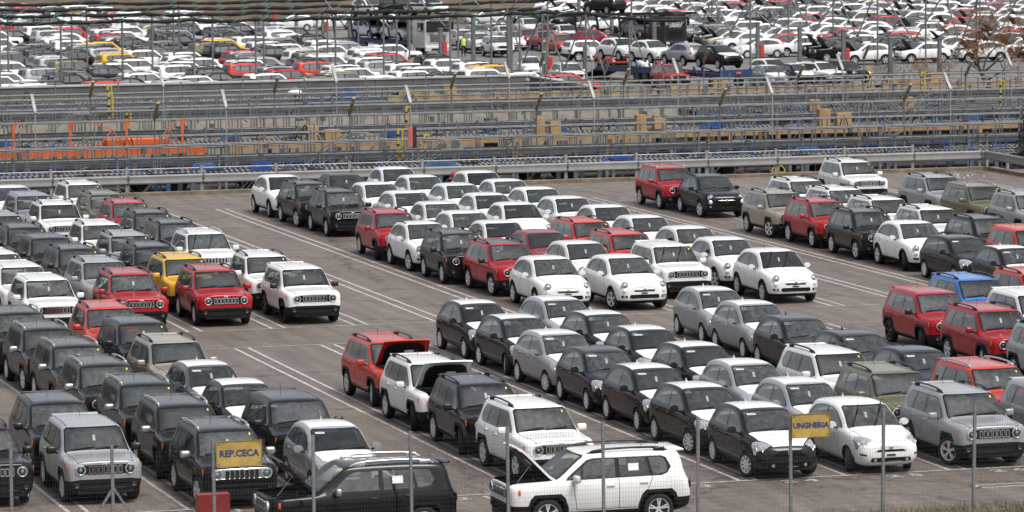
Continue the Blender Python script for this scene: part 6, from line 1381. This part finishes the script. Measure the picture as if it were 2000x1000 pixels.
for Y, pts, lb in NETS:
    t = thing('rolled_net', lb, 'hail net', (0, Y, 0), 0, 'rolled hail nets over the far left lot'); P_ = []; rr = []
    for (xa, za), (xb, zb) in zip(pts[:-1], pts[1:]):
        n_ = max(4, int((xb - xa) / .45))
        for k in range(n_):
            f = k / n_; P_.append((xa + (xb - xa) * f, rn.uniform(-.03, .03), za + (zb - za) * f - .10 * math.sin(math.pi * f) + rn.uniform(-.02, .02))); rr.append(.125 + rn.uniform(-.035, .035))
    P_.append((pts[-1][0], 0, pts[-1][1])); rr.append(.08); b = MB(); b.tube(P_, rr, 8); b.obj('roll', M_NET, t, smooth=60)
    for k in range(3, len(P_) - 3, 4):
        if rn.random() < .75:
            c = Vector(P_[k]); L_ = rn.uniform(.3, .75); q = MB(); q.tube([c + Vector((-L_ / 2, -.11, -.08)), c + Vector((0, -.13, .02)), c + Vector((L_ / 2, -.10, .10))], .022, 5); q.obj('tie', M_TIE, t)
    for k, (x, z) in enumerate(pts[1:-1]):
        if Y < 320 or k % 2 == 0: pc += 1; net_pole(x + (.6 if Y == 300 else 0), Y + .05, z - .04, 'thin grey pole carrying the %s, %s from left' % (lb.split(' with')[0].split(',')[0], ordinal(k + 1)))
def zigzag(Y, pts, label):
    t = thing('stay_frame', label, 'steel stays', (0, Y, 0), 0, 'zigzag steel stays of the hail nets')
    for (xa, za), (xb, zb) in zip(pts[:-1], pts[1:]): MB().tube([(xa, 0, za), (xb, .25, zb)], .058, 6).obj('strut', M_GALVD if (xa < xb and za < zb) else M_GALV, t)
    for x, z in pts:
        if z < 2.2: MB().bbox((x, 0, z), (.2, .12, .12), .02).obj('joint', M_DARKIRON, t)
zigzag(285.2, [(83.7, 4.05), (84.99, .05), (86.29, 3.36), (87.97, -.44), (89.46, 3.27), (90.92, -.87), (92.65, 2.89), (93.86, -.14)], 'zigzag steel stays hanging from the end of the lowest net')
zigzag(300.2, [(102.11, 3.53), (103.31, 2.07), (104.11, 3.49), (105.51, 1.12), (106.8, 3.14), (108.82, 1.51), (110.28, 3.39), (112.06, 1.07), (114.02, 3.51), (115.53, .62), (116.88, 3.46)], 'zigzag steel stays over the right yard, left stretch')
zigzag(300.4, [(117.9, 3.25), (120.17, .22), (122.65, 3.6), (123.9, -.15), (125.6, 3.6), (127.2, .9), (128.9, 3.6), (130.5, .8), (132.2, 3.4)], 'zigzag steel stays over the right yard, right stretch')
zigzag(312.0, [(77.0, 4.2), (79.0, 1.6), (80.4, 3.9), (82.6, 1.3), (84.4, 3.8), (86.9, 1.4), (88.6, 3.8), (91.0, 1.5), (93.0, 3.8)], 'zigzag steel stays in front of the white transporter')

# ------------------------------------------------------------------ back edge of the yard
def bank():
    b = MB(); nx, ny = 60, 8; rb = random.Random(2)
    for i in range(nx + 1):
        f = i / nx; x = 60 + 58 * f; y0 = 462 - 66 * min(1, f * 1.25)
        for j in range(ny + 1): g = j / ny; b.v.append((x + 8 * g, y0 + 16 * g, YZ + .02 + 2.6 * math.sin(g * math.pi / 2) + (rb.uniform(-.15, .15) if j else 0)))
    for i in range(nx):
        for j in range(ny): a = i * (ny + 1) + j; b.f.append((a, a + ny + 1, a + ny + 2, a + 1)); b.m.append(0)
    return structure(b.obj('earth_bank', M_EARTH, smooth=60))
bank()
gr2 = thing('roadside_barrier', 'grey crash barrier along the back edge of the far yard', 'guard rail', (0, 0, YZ))
for i in range(14):
    f0, f1 = i / 14, (i + 1) / 14; a = Vector((70 + 60 * f0, 470 - 60 * f0, 2.7)); c = Vector((70 + 60 * f1, 470 - 60 * f1, 2.7)); MB().bar(a, c, .08, .35).obj('beam', M_GALV, gr2); MB().bar(a, a + Vector((0, 0, -1.4)), .14, .14).obj('post', M_GALV, gr2)
rk = thing('storage_rack', 'tall orange steel storage rack with dark bays at the back of the yard', 'rack', (137.5, 418, YZ))
for k in range(7): MB().box((k * 1.9, 0, 2.2), (.16, .16, 4.4)).obj('upright', M_WORANGE, rk); MB().box((k * 1.9, 1.6, 2.2), (.16, .16, 4.4)).obj('upright', M_WORANGE, rk)
for z in (.5, 1.4, 2.3, 3.2, 4.1): MB().box((5.7, 0, z), (11.5, .12, .14)).obj('beam', M_WORANGE, rk)
MB().box((5.7, 1.7, 2.2), (11.5, .06, 4.4)).obj('back_sheet', M_DARKIRON, rk)
for k in range(5): MB().bbox((.95 + 2.4 * k, .8, .9 + (k % 2) * .9), (1.5, 1.2, .75), .03).obj('pallet_load', M_RUST if k % 2 else M_WGREY, rk)
ct = thing('shipping_container', 'blue steel container at the top beside the orange rack', 'container', (128, 432, YZ)); MB().bbox((3, 1.2, 1.3), (6.05, 2.4, 2.6), .04).obj('shell', M_WBRIGHT, ct)
for k in range(14): MB().box((.3 + k * .42, -.03, 1.3), (.16, .06, 2.3)).obj('corrugation', M_WBRIGHT, ct)
for k, (x, y) in enumerate(((112, 440), (150, 462), (172, 468))):
    bl = thing('low_shed', ['low grey shed with dark door at the top of the yard, left', 'low grey shed at the top of the yard, right of the rack', 'low grey shed in the top right corner'][k], 'shed', (x, y, YZ)); MB().bbox((6, 3, 2), (12, 6, 4), .05).obj('wall', M_WALL, bl); MB().box((6, -.02, 1.5), (3, .08, 3)).obj('door', M_DARKIRON, bl); MB().bbox((6, 3, 4.08), (12.6, 6.6, .2), .03).obj('roof', M_GALVD, bl)
# dark evergreen clumps on the skyline at left
M_EVER = [mat('ever_a', (.022, .032, .016), .85), mat('ever_b', (.035, .045, .02), .85), mat('ever_c', (.05, .05, .022), .85)]
for k, (x, y, r_) in enumerate(((78, 478, 2.2), (83, 476, 1.8), (90, 470, 2.0))):
    t = thing('evergreen_bush', ['dark evergreen bush at the top left corner', 'dark evergreen bush right of the corner one', 'small evergreen bush on the earth bank'][k], 'bush', (x, y, YZ)); new_obj('crown', leafy('crown', (0, 0, 3.4), (r_, r_, 1.7), 1300, M_EVER, 30 + k, .22), t); b = MB(); b.tube([(0, 0, 0), (0, 0, 3.2)], [.12, .06], 7); b.obj('trunk', MATS['bark'], t)

# leafless tree with rust-brown twigs, and a bare shrub, beyond the walkways at right
def bare_tree(loc, height, seed, label, spread=1.0, leaves=1500, leafcol=None, cat='tree', name='bare_tree', r0=.2, levels=5):
    rr = random.Random(seed); t = thing(name, label, cat, loc); trunk, limbs, tips = MB(), MB(), []
    def grow(p, d, L, r, lv):
        n_ = 3; pts = [p]; q = Vector(p); dd = Vector(d)
        for i in range(n_):
            dd = (dd + Vector((rr.gauss(0, .16), rr.gauss(0, .16), rr.gauss(.02, .10)))).normalized(); q = q + dd * (L / n_); pts.append(q.copy())
        (trunk if lv == 0 else limbs).tube(pts, [max(.006, r * (1 - .35 * i / n_)) for i in range(n_ + 1)], 7 if lv < 2 else 3)
        if lv >= 2: tips.extend(pts[1:])
        if lv >= levels: return
        for i in range(rr.randint(2, 3) if lv else 6):
            a = rr.uniform(0, 6.283); up = rr.uniform(.2, .95); nd = (dd * .35 + Vector((math.cos(a) * spread, math.sin(a) * spread, up))).normalized()
            grow(pts[rr.choice([2, 3, 3])], nd, L * rr.uniform(.6, .88), r * .44, lv + 1)
    grow(Vector((0, 0, 0)), Vector((0, 0, 1)), height * .38, r0, 0)
    trunk.obj('trunk', MATS['bark_brown'], t, smooth=60); limbs.obj('branches', MATS['bark_brown'], t)
    if leaves:
        b = MB()
        for i in range(leaves):
            p = rr.choice(tips) + Vector((rr.gauss(0, .08), rr.gauss(0, .08), rr.gauss(0, .08))); a = Vector((rr.gauss(0, 1), rr.gauss(0, 1), rr.gauss(0, 1))).normalized(); u = a.orthogonal().normalized(); v = a.cross(u); s = rr.uniform(.025, .06)
            b.add([p - u * s, p + v * s * .6, p + u * s, p - v * s * .6], [(0, 1, 2, 3)], rr.randint(0, 1))
        stuff(b.obj('crown', leafcol, t))
mat('bark_brown', (.11, .075, .05), .9, 0, .3, 6, .4)
LEAF = [mat('rust_leaf', (.24, .095, .045), .8), mat('ochre_leaf', (.26, .15, .06), .8)]
bare_tree((110.6, 263.0, YZ), 5.2, 5, 'nearly leafless tree with rust-brown twigs beyond the walkways at right', 1.0, 9000, LEAF, r0=.19, levels=6)
bare_tree((106.0, 262.0, YZ), 3.4, 8, 'thin bare reddish shrub left of the leafless tree', .9, 900, LEAF, 'shrub', 'bare_shrub', .10, 4)
bare_tree((102.9, 262.0, YZ), 3.2, 12, 'dark bare shrub beside the stair at right', .9, 0, None, 'shrub', 'bare_shrub', .08, 5)
